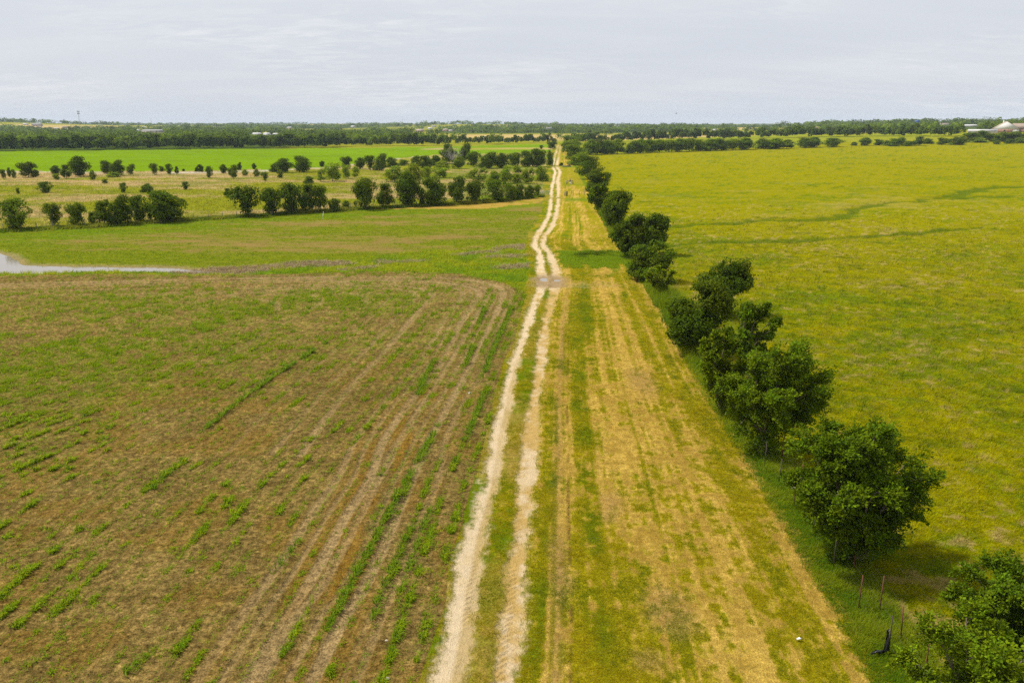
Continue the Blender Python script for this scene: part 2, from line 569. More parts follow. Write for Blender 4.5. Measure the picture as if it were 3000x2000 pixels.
DEBRIS = [(gpts([(560, 790), (650, 789), (760, 782), (860, 777), (940, 771), (1000, 767)]), 1.6),
          (gpts([(1140, 764), (1210, 761)]), 1.3), (gpts([(1340, 744), (1420, 733), (1480, 724)]), 1.2), (gpts([(1480, 780), (1540, 776)]), 1.4),
          (gpts([(1420, 752), (1480, 748), (1540, 747)]), 0.8), (gpts([(1030, 785), (1100, 776)]), 0.8), (gpts([(1500, 725), (1510, 720)]), 1.6)]


def line_at(pts, x):
    P = np.array(pts)
    o = np.argsort(P[:, 0])
    return np.interp(x, P[o, 0], P[o, 1])


def x_at(pts, y):
    P = np.array(pts)
    o = np.argsort(P[:, 1])
    return np.interp(y, P[o, 1], P[o, 0])


def row_coord(x, y):
    g = np.exp(np.clip(-(x + 8) / 14, -4, 3))
    h = 0.08 * np.maximum(0, y - 38)
    s = x - 0.06 * y - g * h
    sx = 1 + g / 14 * h
    return s, sx


ROWSP = 0.95
STRIP_U = [-0.2, 0.02, 0.06, 0.10, 0.125, 0.155, 0.19, 0.25, 0.30, 0.36, 0.40, 0.52, 0.63, 0.68, 0.80, 0.87, 0.90, 0.94, 0.97, 1.1]
STRIP_D = [0.25, 0.20, 0.15, 0.55, 0.80, 0.60, 0.12, 0.22, 0.20, 0.48, 0.62, 0.78, 0.72, 0.40, 0.30, 0.42, 0.70, 0.60, 0.12, 0.05]

# albedo palette (linear)
C = {k: np.array(v) for k, v in dict(
    soil=(0.090, 0.059, 0.015), soil2=(0.225, 0.153, 0.047), rusty=(0.175, 0.092, 0.010), tread=(0.245, 0.170, 0.074),
    weed=(0.090, 0.145, 0.005), cropg=(0.085, 0.165, 0.004), upper=(0.128, 0.150, 0.006),
    straw=(0.49, 0.335, 0.072), straw2=(0.31, 0.205, 0.038), strawg=(0.225, 0.190, 0.005), green=(0.092, 0.128, 0.003), green2=(0.16, 0.165, 0.004),
    chalk=(0.50, 0.395, 0.25), chalky=(0.40, 0.285, 0.105), mud=(0.245, 0.172, 0.088), browndirt=(0.22, 0.145, 0.055),
    past_y=(0.192, 0.179, 0.001), past_g=(0.108, 0.142, 0.002), past_d=(0.065, 0.088, 0.002), past_t=(0.30, 0.22, 0.075),
    mead_g=(0.175, 0.180, 0.008), mead_t=(0.31, 0.23, 0.10), bright=(0.120, 0.200, 0.001), water_g=(0.09, 0.150, 0.004), water_y=(0.175, 0.185, 0.006),
    debris=(0.27, 0.195, 0.10), far_y=(0.19, 0.19, 0.010), forest=(0.05, 0.075, 0.008), tan=(0.34, 0.25, 0.09), dkverge=(0.085, 0.135, 0.004)).items()}
ZONES = ['ground', 'crop_field', 'grass_strip', 'dirt_track', 'pasture', 'grassy_waterway', 'green_crop_field', 'meadow', 'bright_green_field']


def land(x, y):
    """albedo, zone, fine height and cover masks of the land at x, y"""
    x = np.asarray(x, float); y = np.asarray(y, float)
    n = len(x)
    D = np.hypot(x, y)
    nz = lambda sx, sy, o=3, sd=0, g=0.5: fbm(x / sx, y / sy, o, sd, g)
    wob = (nz(6, 6, 3, 1) - 0.5)
    wsc = np.clip(D / 60, 0.5, 6)
    xw = x + wob * wsc * 1.2
    yw = y + (nz(7, 7, 3, 2) - 0.5) * wsc * 3.0
    n05 = nz(0.5, 0.5, 3, 3)
    n2 = nz(2.0, 2.0, 3, 4)
    n7 = nz(7, 7, 3, 6)
    n25 = nz(25, 25, 3, 7)
    xl = x_at(RUT_L, y); xr = x_at(RUT_R, y); xf = x_at(FENCE, y); xe = x_at(EDGE, y)
    col = np.zeros((n, 3)); zone = np.zeros(n, int); z = np.zeros(n)
    veg = np.zeros(n)          # how much living grass stands here
    dry = np.zeros(n)
    near = S(260, 90, D)

    # ---- far land
    pn = vnoise(x / 260 + 0.3 * vnoise(x / 90, y / 90, 9), y / 420, 8)
    farc = mix(np.broadcast_to(C['forest'], (n, 3)), C['far_y'], S(0.46, 0.56, pn))
    farc = mix(farc, C['tan'], S(0.80, 0.86, pn))
    col[:] = farc
    zone[:] = 0

    # ---- left side bands
    lo = line_at(WATER_LO, x); hi_ = line_at(WATER_HI, x); fr = line_at(ROW_LINE, x)
    b0 = line_at(BRIGHT_LO, x); b1 = line_at(BRIGHT_HI, x)
    left = x < xe + wob * 0.8
    # near crop field
    s, sx = row_coord(x, y)
    ph = s / ROWSP
    rid = np.floor(ph + 0.5)
    rd = np.abs(ph - rid) * ROWSP
    run = fbm(rid * 7.31, y / 5.0, 2, 21)
    roadrow = S(7.5, 1.0, xe - x)
    patch = 0.55 * n7 + 0.45 * nz(18, 9, 3, 22)
    # the greener diagonal band across the field
    bx, by = G(0, 1180); cx, cy = G(960, 880)
    dl = np.abs((cx - bx) * (y - by) - (cy - by) * (x - bx)) / math.hypot(cx - bx, cy - by)
    band = np.exp(-(dl / 9.0) ** 2)
    vegf = np.clip(patch + 0.20 * band + 0.03 * S(45, 80, y) - 0.04, 0, 1)
    fm = mix(np.broadcast_to(C['soil'], (n, 3)), C['soil2'], np.clip(0.5 + 0.55 * (n2 - 0.5) + 0.5 * (n05 - 0.5) + 0.9 * (nz(0.16, 0.12, 3, 84, 0.8) - 0.5) + 0.20 * S(50, 85, y), 0, 1))
    fur = 0.5 + 0.5 * np.cos(2 * math.pi * ph * 3)
    fm = fm * (0.96 + 0.07 * fur - 0.13 * S(0.30, 0.08, rd) * S(0.4, 0.6, fbm(rid * 3.1, y / 9.0, 2, 83)))[:, None] * (0.70 + 0.60 * S(0.28, 0.72, nz(0.30, 0.17, 3, 34, 0.8)))[:, None]
    rust = S(0.45, 0.62, nz(1.2, 6, 3, 23)) * np.exp(-((x - x_at(TYRE_A, y) + 1.6) / 2.2) ** 2) * S(62, 44, y)
    fm = mix(fm, C['rusty'], 0.75 * rust)
    og = S(0.50, 0.66, nz(2.5, 2.5, 4, 24))
    fm = mix(fm, C['rusty'], 0.30 * og * S(75, 45, y))
    hd = np.full(n, 99.0)
    sub = np.where((x < 3) & (y < 104) & (y > 72) & (x > -80))[0]
    if len(sub):
        hd[sub] = poly_dist(x[sub], y[sub], TYRE_A)[0]
    bareband = S(4.2, 1.5, hd + 3 * (n2 - 0.5)) * S(72, 84, y)
    vegf = vegf * (1 - 0.30 * bareband)
    fm = fm * (1 - 0.22 * bareband * S(0.40, 0.6, nz(6, 0.5, 2, 82)))[:, None]
    gmask = S(0.54, 0.66, vegf + 0.75 * (n05 - 0.5) + 0.35 * (nz(1.6, 0.8, 2, 39) - 0.5) + 0.25 * (run - 0.45) * S(0.38, 0.1, rd))
    fm = mix(fm, C['weed'] * np.array((1.3, 1.2, 1.0)), 0.28 * gmask * S(28, 60, y))
    tm = np.zeros(n); tz = np.zeros(n)
    sub = np.where((x < 6) & (y < 112) & (y > 15) & (x > -75))[0]
    if len(sub):
        for T, w, a in TYRES:
            d, al = poly_dist(x[sub] + 0.12 * wob[sub], y[sub], T)
            w = w * (1 + 0.75 * S(62, 95, y[sub]))
            k = S(w + 0.14, w - 0.04, d) * a * (0.6 + 0.6 * vnoise(al / 4, al * 0, 33))
            tm[sub] = np.maximum(tm[sub], k)
            tz[sub] = np.minimum(tz[sub], -0.05 * S(w + 0.1, w - 0.05, d) + 0.03 * np.exp(-((d - w - 0.15) / 0.1) ** 2))
    fm = mix(fm, C['tread'], np.clip(tm, 0, 1) * 0.9)
    ywl = y + 0.45 * (yw - y)
    m = left & (ywl < lo)
    col[m] = fm[m]; zone[m] = 1
    fieldm = m
    z = z + np.where(m, 0.05 * (n05 - 0.5) + 0.012 * fur + tz + 0.10 * (nz(0.3, 0.3, 2, 34) - 0.5) + 0.06 * (n2 - 0.5), 0)
    veg = np.where(m, vegf, veg)
    # upper crop field
    el = nz(26, 5, 4, 25)
    el2 = nz(9, 1.6, 3, 26)
    ac = np.hypot((x + 30) / 1.9, y - 168)
    arc = fbm(ac / 1.5, np.arctan2(y - 168, x + 30) * 1.5, 2, 38)
    um = mix(np.broadcast_to(C['soil2'] * 0.9, (n, 3)), C['upper'], np.clip(0.05 + S(0.34, 0.62, el * 0.34 + el2 * 0.22 + 0.30 * nz(2.6, 1.3, 3, 57) + 0.14 * arc + 0.22 * S(25, 4, fr - y) + 0.12 * S(14, 3, y - hi_)) * 0.95, 0, 1))
    um = mix(um, C['cropg'], 0.6 * S(30, 8, fr - y) * S(0.35, 0.6, el2))
    m = left & (yw >= hi_) & (yw < fr)
    col[m] = um[m]; zone[m] = 6
    ugr = S(0.34, 0.62, el * 0.34 + el2 * 0.22 + 0.30 * nz(2.6, 1.3, 3, 57) + 0.14 * arc + 0.22 * S(25, 4, fr - y) + 0.12 * S(14, 3, y - hi_))
    veg = np.where(m, ugr, veg)
    z = z + np.where(m, 0.10 * (el2 - 0.5) + 0.05 * (n05 - 0.5), 0)
    # hay headland along the fence row near the road
    hay = left & (yw > fr - 15 * S(-42, 4, x)) & (yw < fr + 1) & (x > -44)
    col[hay] = mix(np.broadcast_to(C['straw2'], (n, 3)), C['green2'], S(0.5, 0.75, n2 * 0.5 + nz(9, 2, 2, 27) * 0.5))[hay]
    # waterway
    wm = mix(np.broadcast_to(C['water_g'], (n, 3)), C['water_y'], S(0.38, 0.66, 0.6 * n7 + 0.4 * n2))
    m = left & (ywl >= lo) & (yw < hi_)
    col[m] = wm[m]; zone[m] = 5
    veg = np.where(m, 0.9, veg)
    z = z - np.where(left, 0.12 * S(2, -4, np.abs(y - (lo + hi_) / 2) - np.abs(hi_ - lo) / 2), 0)
    sub = np.where((y > 70) & (y < 135) & (x < 12) & (x > -80))[0]
    if len(sub):
        for P, w in DEBRIS:
            d, al = poly_dist(xw[sub], yw[sub] - 0.6 * wob[sub], P)
            k = S(w * 1.5 + 0.6, w * 0.5, d / 1.0 + 2.2 * (n05[sub] - 0.5) + 1.2 * (n2[sub] - 0.5)) * (0.85 if w == 1.6 else 0.55)
            col[sub] = mix(col[sub], C['debris'] * (0.75 + 0.5 * n05[sub])[:, None], k)
            veg[sub] *= (1 - k)
            dry[sub] = np.maximum(dry[sub], k)
    # pond basin
    sub = np.where((y > 85) & (y < 135) & (x < -20))[0]
    if len(sub):
        d, _ = poly_dist(x[sub], y[sub], POND + POND[:1])
        ins = inpoly(x[sub], y[sub], POND)
        sd_ = np.where(ins, -d, d) + (n2[sub] - 0.5) * 0.8
        z[sub] += np.where(sd_ < 0.9, -0.09 - 0.30 * S(0.9, -1.8, sd_), 0) * S(2.5, 0.8, sd_)
        k = S(1.6, 0.2, sd_)
        col[sub] = mix(col[sub], C['mud'], 0.7 * k)
        veg[sub] *= (1 - k)
    # meadow
    ml = nz(34, 13, 4, 28)
    mm = mix(np.broadcast_to(C['mead_g'], (n, 3)), C['mead_t'], S(0.40, 0.60, 0.7 * ml + 0.3 * nz(3, 3, 3, 29) + 0.10 * S(240, 300, y) * S(-60, -120, x)))
    mm = mix(mm, C['past_g'], 0.5 * S(0.55, 0.7, nz(16, 8, 3, 30)))
    mm = mix(mm, C['water_g'], 0.7 * S(-55, -5, x) * S(0.35, 0.6, nz(9, 9, 3, 31)))
    pale = S(9, 3, np.abs(y - b0 + 10)) * S(-30, -70, x) * S(0.4, 0.55, nz(20, 3, 3, 32))
    mm = mix(mm, np.array((0.42, 0.40, 0.36)), 0.6 * pale)
    m = left & (yw >= fr) & (yw < b0)
    col[m] = mm[m]; zone[m] = 7
    veg = np.where(m, 0.6, veg)
    # bright field
    bl = nz(60, 12, 3, 35)
    bm = np.broadcast_to(C['bright'], (n, 3)) * (0.86 + 0.28 * bl)[:, None]
    bm = mix(bm, C['green'], 0.35 * S(0.55, 0.75, nz(14, 4, 3, 36)))
    m = left & (yw >= b0) & (y < b1)
    col[m] = bm[m]; zone[m] = 8
    px_, py_ = proj(x, y, 0.0)
    t1 = G(1385, 433)[1]; t0 = G(1385, 439)[1]
    ds = m & (y > t0) & (y < t1) & (x > G(1378, 436)[0])
    col[ds] = mix(np.broadcast_to(C['tan'], (n, 3)), C['far_y'], S(0.4, 0.7, nz(30, 10, 3, 37)))[ds]
    ax, ay = G(1290, 437)
    k = np.exp(-((x - ax) / 16) ** 2 - ((y - ay) / 22) ** 2)
    col = mix(col, C['mead_t'], np.where(m, S(0.3, 0.7, k), 0))

    # ---- strip between track and fence
    inter = (x >= xe + wob * 0.8) & (x < xf + 0.9 + wob * 0.6) & (y < 720)
    u = (x - xr) / np.maximum(xf - xr, 1.0)
    uw = u + (0.05 * (nz(5, 12, 2, 40) - 0.5) + 0.035 * (nz(0.9, 2.2, 2, 47) - 0.5)) * 2
    dr = np.interp(uw, STRIP_U, STRIP_D)
    streak = fbm(u * 85, y / 22, 3, 41)
    streak2 = fbm(u * 16, y / 40, 2, 42)
    drn = 0.425 + 0.62 * (dr - 0.45) + 0.95 * (streak - 0.5) + 0.6 * (streak2 - 0.5) + 0.75 * (nz(1.6, 4.0, 3, 48) - 0.5) + 0.85 * (n05 - 0.5) + 0.5 * (nz(0.2, 0.3, 2, 49) - 0.5)
    gcol = mix(np.broadcast_to(C['green'], (n, 3)), C['strawg'], S(0.25, 0.62, 0.5 * n2 + 0.5 * streak2 + 0.15 * (u > 0.5)))
    st = mix(gcol, C['strawg'], S(0.22, 0.45, drn))
    st = mix(st, mix(np.broadcast_to(C['straw'], (n, 3)), C['straw2'], 0.6 * nz(3, 10, 3, 43) + 0.8 * S(0.4, 0.7, n05)), 0.92 * S(0.36, 0.70, drn))
    # thin pale wheel mark in the hay, a cracked dark seam beside it
    seam = np.exp(-((u - 0.172 - 0.008 * (nz(50, 9, 2, 44) - 0.5)) / 0.006) ** 2) * S(0.42, 0.55, fbm(y * 0 + 3, y / 2.2, 2, 45))
    st = mix(st, C['soil'] * 0.75, 0.7 * seam * S(90, 60, y))
    tan = np.exp(-((u - 0.13) / 0.022) ** 2) * (0.5 + 0.5 * nz(2, 9, 2, 46)) * S(100, 70, y)
    st = mix(st, C['browndirt'], 0.65 * tan)
    # swale crossing the strip
    swy0, swy1 = G(1700, 787)[1], G(1700, 736)[1]
    ysw = y + 14 * (nz(1.2, 6, 3, 55) - 0.5)
    sw = S(swy0 - 1.5, swy0 + 1, ysw) * S(swy1 + 1.5, swy1 - 1, ysw) * S(0.02, 0.22, u + 0.25 * (n2 - 0.5)) * (1 - 0.85 * S(0.5, 0.66, vnoise(u * 11, u * 0 + 2, 86)) * S(swy0 + 7, swy0 + 2, y))
    st = mix(st, mix(np.broadcast_to(C['dkverge'], (n, 3)), C['strawg'], S(0.42, 0.66, 0.5 * n7 + 0.5 * n2)), 0.9 * sw)
    for yy, hw in ((G(1700, 585)[1], 4.0), (G(1700, 540)[1], 6), (G(1700, 489)[1], 8), (G(1700, 459)[1], 10)):
        k = np.exp(-((y - yy - 6 * wob) / hw) ** 2) * S(0.0, 0.35, u)
        st = mix(st, C['water_g'], 0.85 * k)
    gy0, gy1 = G(1620, 538)[1], G(1620, 490)[1]
    st = mix(st, C['far_y'] * np.array((1.05, 0.95, 0.5)), 0.7 * S(G(0, 553)[1], G(0, 535)[1], y) * S(G(0, 486)[1], G(0, 500)[1], y))
    vg = S(0.93, 1.0, u + 0.05 * wob)
    st = mix(st, C['dkverge'], 0.8 * vg)
    for bx_, by_, rx_, ry_ in ((1965, 1790, 1.0, 1.5), (1900, 1935, 0.7, 0.7), (1640, 1650, 0.5, 2.0), (1790, 1480, 0.6, 1.6), (1880, 1120, 1.0, 3.5)):
        gx_, gy_ = G(bx_, by_)
        k = S(1.4, 0.4, np.hypot((x - gx_) / rx_, (y - gy_) / ry_) + 1.1 * (n05 - 0.5) + 0.9 * (n2 - 0.5))
        st = mix(st, C['browndirt'] * np.array((1.25, 1.2, 1.15)), 0.6 * k)
    # ---- the two ruts
    cxr = (xl + xr) / 2
    half = (xr - xl) / 2
    tr = inter & (x > xl - 1.6) & (x < xr + 1.3)
    lv = S(xe, xl - 0.5, x)     # grass verge left of the ruts
    vcol = mix(np.broadcast_to(C['green'], (n, 3)), C['strawg'], S(0.40, 0.68, 0.5 * n2 + 0.5 * n05))
    st = np.where((u < 0.03)[:, None], mix(vcol, C['browndirt'], 0.5 * S(0.5, 0.75, n05 * 0.6 + n7 * 0.4) * S(80, 50, y)), st)
    st = mix(st, C['straw2'], np.where(u < 0, S(0.5, 0.62, n7) * 0.45, 0))
    wl_ = np.interp(y, [20, 30, 50, 75, 95, 130, 200, 300, 600], [0.56, 0.53, 0.48, 0.40, 0.60, 0.40, 0.36, 0.46, 0.7])
    wr_ = np.interp(y, [20, 30, 50, 75, 95, 130, 200, 300, 600], [0.44, 0.42, 0.40, 0.36, 0.65, 0.42, 0.40, 0.50, 0.7])
    edge_n = 0.5 * (nz(0.35, 1.1, 3, 58) - 0.5) + 0.5 * (nz(1.2, 5, 3, 59) - 0.5) + 0.35 * (nz(0.2, 0.2, 2, 56) - 0.5)
    kl = S(wl_ + 0.22, wl_ - 0.20, np.abs(x - xl - 0.10) + edge_n)
    kr = S(wr_ + 0.24, wr_ - 0.20, np.abs(x - xr) + edge_n)
    # patchy chalk: the right rut is straw coloured near the camera, whiter beyond the puddle
    wr2 = np.interp(y, [20, 60, 85, 100, 110, 135, 170, 300, 420, 450, 700], [0.42, 0.48, 0.40, 0.5, 1.0, 0.55, 0.85, 1.0, 0.9, 0.4, 0.4])
    wl2 = np.interp(y, [20, 60, 72, 85, 100, 110, 135, 170, 300, 420, 450, 700], [1.0, 0.95, 0.75, 0.6, 0.5, 1.0, 0.55, 0.85, 1.0, 0.9, 0.4, 0.4])
    pl = S(0.30, 0.55, 0.5 * nz(1.5, 5, 3, 50) + 0.5 * n05 + 0.55 * (wl2 - 0.5))
    pr = S(0.36, 0.62, 0.5 * nz(1.5, 5, 3, 51) + 0.5 * n05 + 0.55 * (wr2 - 0.5))
    cl = mix(np.broadcast_to(C['chalky'], (n, 3)), C['chalk'], pl * (0.75 + 0.25 * S(0.3, 0.6, nz(0.35, 0.9, 3, 54))))
    cr = mix(np.broadcast_to(C['chalky'] * np.array((0.95, 0.9, 0.8)), (n, 3)), C['chalk'], pr * 0.8)
    # brown tread on the right half of the left rut
    tread = S(-0.02, 0.22, x - xl + 0.15 * (n2 - 0.5)) * S(1.0, 0.7, x - xl) * S(70, 50, y) * (0.55 + 0.45 * S(0.35, 0.6, nz(0.8, 4, 2, 52)))
    cl = mix(cl, C['chalky'] * 0.85, 0.8 * tread)
    pres = np.interp(y, [0, 400, 470, 520, 700], [1, 1, 0.45, 0.8, 0.4])
    crest = 1 - np.exp(-((y - G(1620, 580)[1]) / 1.6) ** 2) - 0.9 * np.exp(-((y - G(1620, 487)[1]) / 7) ** 2)
    pres = pres * np.clip(crest, 0, 1)
    st = mix(st, cl, kl * pres)
    st = mix(st, cr, kr * pres * S(0.16, 0.42, wr2 + n2 - 0.35))
    # mud round the puddle
    pxm, pym = G(1610, 822)
    mud = S(1.35, 0.6, np.hypot((x - pxm) / 2.3, (y - pym) / 4.2) + 0.5 * (n2 - 0.5))
    pxn, pyn = G(1720, 834)
    mud2 = S(1.3, 0.5, np.hypot((x - pxn) / 4.6, (y - pyn) / 2.4) + 0.7 * (n2 - 0.5)) * S(0.35, 0.6, n05 + 0.1)
    st = mix(st, C['mud'] * (0.8 + 0.4 * n05)[:, None], np.clip(mud * 0.9 + mud2 * 0.35, 0, 0.95))
    col[inter] = st[inter]
    zone[inter] = 2
    trk = inter & (((kl > 0.4) | (kr > 0.4) | (mud > 0.5)) & (x > xl - 2.5) & (x < xr + 3.5))
    zone[trk] = 3
    rut = -0.07 * np.maximum(kl, kr) * near
    # chevrons pressed by tractor tyres
    chev = np.cos(2 * math.pi * (y + np.abs(x - xr - 0.05) * 0.8) / 0.34) * S(0.34, 0.24, np.abs(x - xr - 0.05)) + \
        np.cos(2 * math.pi * (y + np.abs(x - xl - 0.36) * 0.8) / 0.34) * S(0.30, 0.22, np.abs(x - xl - 0.36))
    z = z + np.where(inter, rut + 0.034 * chev * S(55, 35, y) * S(0.25, 0.55, nz(2.5, 2.5, 2, 53)) + 0.06 * (n05 - 0.5) + 0.05 * (n2 - 0.5) - 0.05 * seam * S(70, 50, y), 0)
    pdl = S(1.0, 0.2, np.hypot((x - G(1596, 817)[0]) / 0.85, (y - G(1596, 817)[1]) / 1.9) + 0.5 * (n2 - 0.5)) + \
        S(1.0, 0.2, np.hypot((x - G(1634, 819)[0]) / 0.8, (y - G(1634, 819)[1]) / 1.1) + 0.5 * (n2 - 0.5))
    z = z + np.where(inter, -0.10 * np.clip(pdl, 0, 1), 0)
    gveg = np.clip(1 - S(0.25, 0.62, drn), 0, 1)
    gveg = np.where(u < 0.03, 0.75 * S(0.32, 0.5, n2), gveg)
    gveg = gveg * (1 - kl * pres) * (1 - kr * pres) * (1 - np.clip(mud + mud2, 0, 1))
    veg = np.where(inter, gveg, veg)
    dry = np.where(inter, S(0.42, 0.62, drn) * (1 - kl) * (1 - kr) * (u > 0.03), dry)

    # ---- pasture on the right
    right = (x >= xf + 0.9 + wob * 0.6)
    hy = line_at(HEDGE, x)
    p1 = nz(1.3, 1.0, 3, 60)
    pg = 0.32 * n7 + 0.22 * n25 + 0.26 * p1 + 0.20 * n05
    pc = mix(np.broadcast_to(C['past_g'], (n, 3)), C['past_y'], S(0.36, 0.60, pg + 0.05 * S(120, 300, y) + 0.04 * S(60, 100, y)))
    pc = mix(pc, C['past_d'], 0.65 * S(0.56, 0.78, 0.6 * nz(4.5, 2.4, 4, 61) + 0.4 * nz(0.8, 0.6, 3, 69)))
    tus = S(0.66, 0.80, nz(0.75, 0.6, 3, 62) + 0.16 * (nz(15, 9, 2, 63) - 0.5) * 2)
    pc = mix(pc, C['past_t'], 0.7 * tus * S(230, 150, y))
    pc = mix(pc, C['past_t'], 0.30 * S(0.60, 0.75, 0.7 * nz(22, 14, 4, 64) + 0.3 * nz(2.5, 1.5, 3, 68)) * S(100, 150, y) * S(330, 200, y))
    sub = np.where(right & (y > 110) & (y < 330))[0]
    if len(sub):
        for P, w in ((SWALE1, 1.5), (SWALE1B, 2.0), (SWALE2, 1.3), (SWALE3, 0.9)):
            d, al = poly_dist(xw[sub], yw[sub], P)
            w_ = w * (0.6 + 0.9 * vnoise(al / 18, al * 0 + 3, 65))
            k = S(w_ * 1.5, w_ * 0.8, d + 2.2 * (n2[sub] - 0.5))
            pc[sub] = mix(pc[sub], np.array((0.066, 0.098, 0.003)), 0.8 * k)
            z[sub] -= 0.35 * S(w_ * 2.4, 0, d)
            tus[sub] *= 1 - k
    pm = right & (yw < hy)
    col[pm] = pc[pm]; zone[pm] = 4
    veg = np.where(pm, 0.9, veg)
    dry = np.where(pm, tus, dry)
    z = z + np.where(pm, near * (0.13 * (p1 - 0.5) + 0.10 * (n2 - 0.5) + 0.16 * (n7 - 0.5)), 0)
    # field beyond the hedge
    fb = right & (yw >= hy) & (y < hy + 330) & (x < 900)
    col[fb] = mix(np.broadcast_to(C['far_y'], (n, 3)), C['bright'], S(0.3, 0.7, nz(90, 60, 3, 66)) * 0.35)[fb]
    # scuffed bare ground under the fence trees
    bare = right & (x < xf + 4.5) & (y < 70)
    k = S(0.55, 0.70, nz(2.2, 2.2, 3, 67)) * S(4.5, 2.0, x - xf)
    col = mix(col, C['browndirt'] * 0.7, np.where(bare, 0.7 * k, 0))
    veg = np.where(bare, veg * (1 - k), veg)
    rough = np.where(fieldm, 1.45, 0.95)
    rough = np.where(inter, 0.9 - 0.6 * np.clip(np.maximum(kl * pres, kr * pres), 0, 1), rough)
    return dict(rough=rough, col=col, zone=zone, z=z, veg=veg, dry=dry, u=u, xf=xf, xe=xe, run=run, rid=rid, s=s, sx=sx, vegf=vegf, roadrow=roadrow, tm=tm, gmask=gmask,
                lo=lo, hi=hi_, fr=fr, n05=n05, n2=n2, field=fieldm, inter=inter, sw=sw, tus=tus, past=pc)


# ------------------------------------------------------------------ the ground, one continuous sheet cut where the cover changes
NC = 1240
tcol = np.linspace(-0.84, 0.84, NC)
pyrow = np.concatenate([np.linspace(2420, 420, 800)])
yrow = G(1500, pyrow)[1]
yrow = np.concatenate([[-9500, -800, -60, 0, 9], yrow, np.geomspace(yrow[-1] * 1.02, 9500, 90)])
ext = np.array([0.01, 0.05, 0.2, 0.5, 1.0])
wrow = np.maximum(yrow, yrow[5])
xin = wrow[:, None] * tcol[None]
edge_w = wrow * 0.84
extra = edge_w[:, None] + (9500 - edge_w)[:, None] * ext[None]
XX = np.concatenate([-extra[:, ::-1], xin, extra], 1)
YY = np.repeat(yrow[:, None], XX.shape[1], 1)
nr, nc = XX.shape
gx, gy = XX.ravel(), YY.ravel()
Ld = land(gx, gy)
gz = hz(gx, gy) + Ld['z']
idx = np.arange(nr * nc).reshape(nr, nc)
Q = np.stack([idx[:-1, :-1], idx[:-1, 1:], idx[1:, 1:], idx[1:, :-1]], -1).reshape(-1, 4)
zq = Ld['zone'][Q[:, 0]]
V = np.stack([gx, gy, gz], 1)
LABEL = {'dirt_track': None}
for k, nm in enumerate(ZONES):
    q = Q[zq == k]
    if not len(q):
        continue
    used, inv = np.unique(q.ravel(), return_inverse=True)
    o = build(nm, V[used], [inv.reshape(-1, 4)], M_GROUND, col=np.concatenate([Ld['col'], Ld['rough'][:, None]], 1)[used], smooth=True)
    tag(o, kind='structure')


def ground_z(x, y):
    x = np.atleast_1d(np.asarray(x, float)); y = np.atleast_1d(np.asarray(y, float))
    return hz(x, y) + land(x, y)['z']


# water lying in the low ground
def sheet(name, pts, z):
    V_ = [(a, b, z) for a, b in pts]
    me = bpy.data.meshes.new(name)
    me.from_pydata(V_, [], [list(range(len(pts)))])
    me.materials.append(M_WATER)
    o = bpy.data.objects.new(name, me)
    COL.objects.link(o)
    return tag(o, kind='structure')


PB = gpts([(-420, 712), (-60, 722), (40, 735), (85, 765), (340, 774), (595, 784), (740, 799), (595, 799), (425, 794), (298, 793), (119, 800), (0, 799), (-420, 806)])
POND_Z = -0.235
sheet('pond_water', PB, POND_Z)
x0, y0 = G(1596, 817)
sheet('puddle_water', [(x0 + 1.1 * math.cos(a), y0 + 2.4 * math.sin(a)) for a in np.linspace(0, 2 * math.pi, 28, endpoint=False)], -0.128)
x0, y0 = G(1634, 819)
sheet('puddle_water', [(x0 + 0.9 * math.cos(a), y0 + 1.3 * math.sin(a)) for a in np.linspace(0, 2 * math.pi, 28, endpoint=False)], -0.128)

# ------------------------------------------------------------------ trees
def unit(v):
    return v / (np.linalg.norm(v, axis=-1, keepdims=True) + 1e-9)


def leaves_mesh(P, A, Nn, L, W, tone):
    """rhombic leaves: positions, long axes, normals, lengths, widths, colours"""
    A = unit(A)
    B = unit(np.cross(Nn, A))
    L = L[:, None]; W = W[:, None]
    V = np.stack([P, P + A * L * 0.5 + B * W, P + A * L, P + A * L * 0.5 - B * W], 1).reshape(-1, 3)
    q = np.arange(len(P) * 4).reshape(-1, 4)
    return V, q, np.repeat(tone, 4, 0)


LEAF_DARK = np.array((0.072, 0.112, 0.0040))


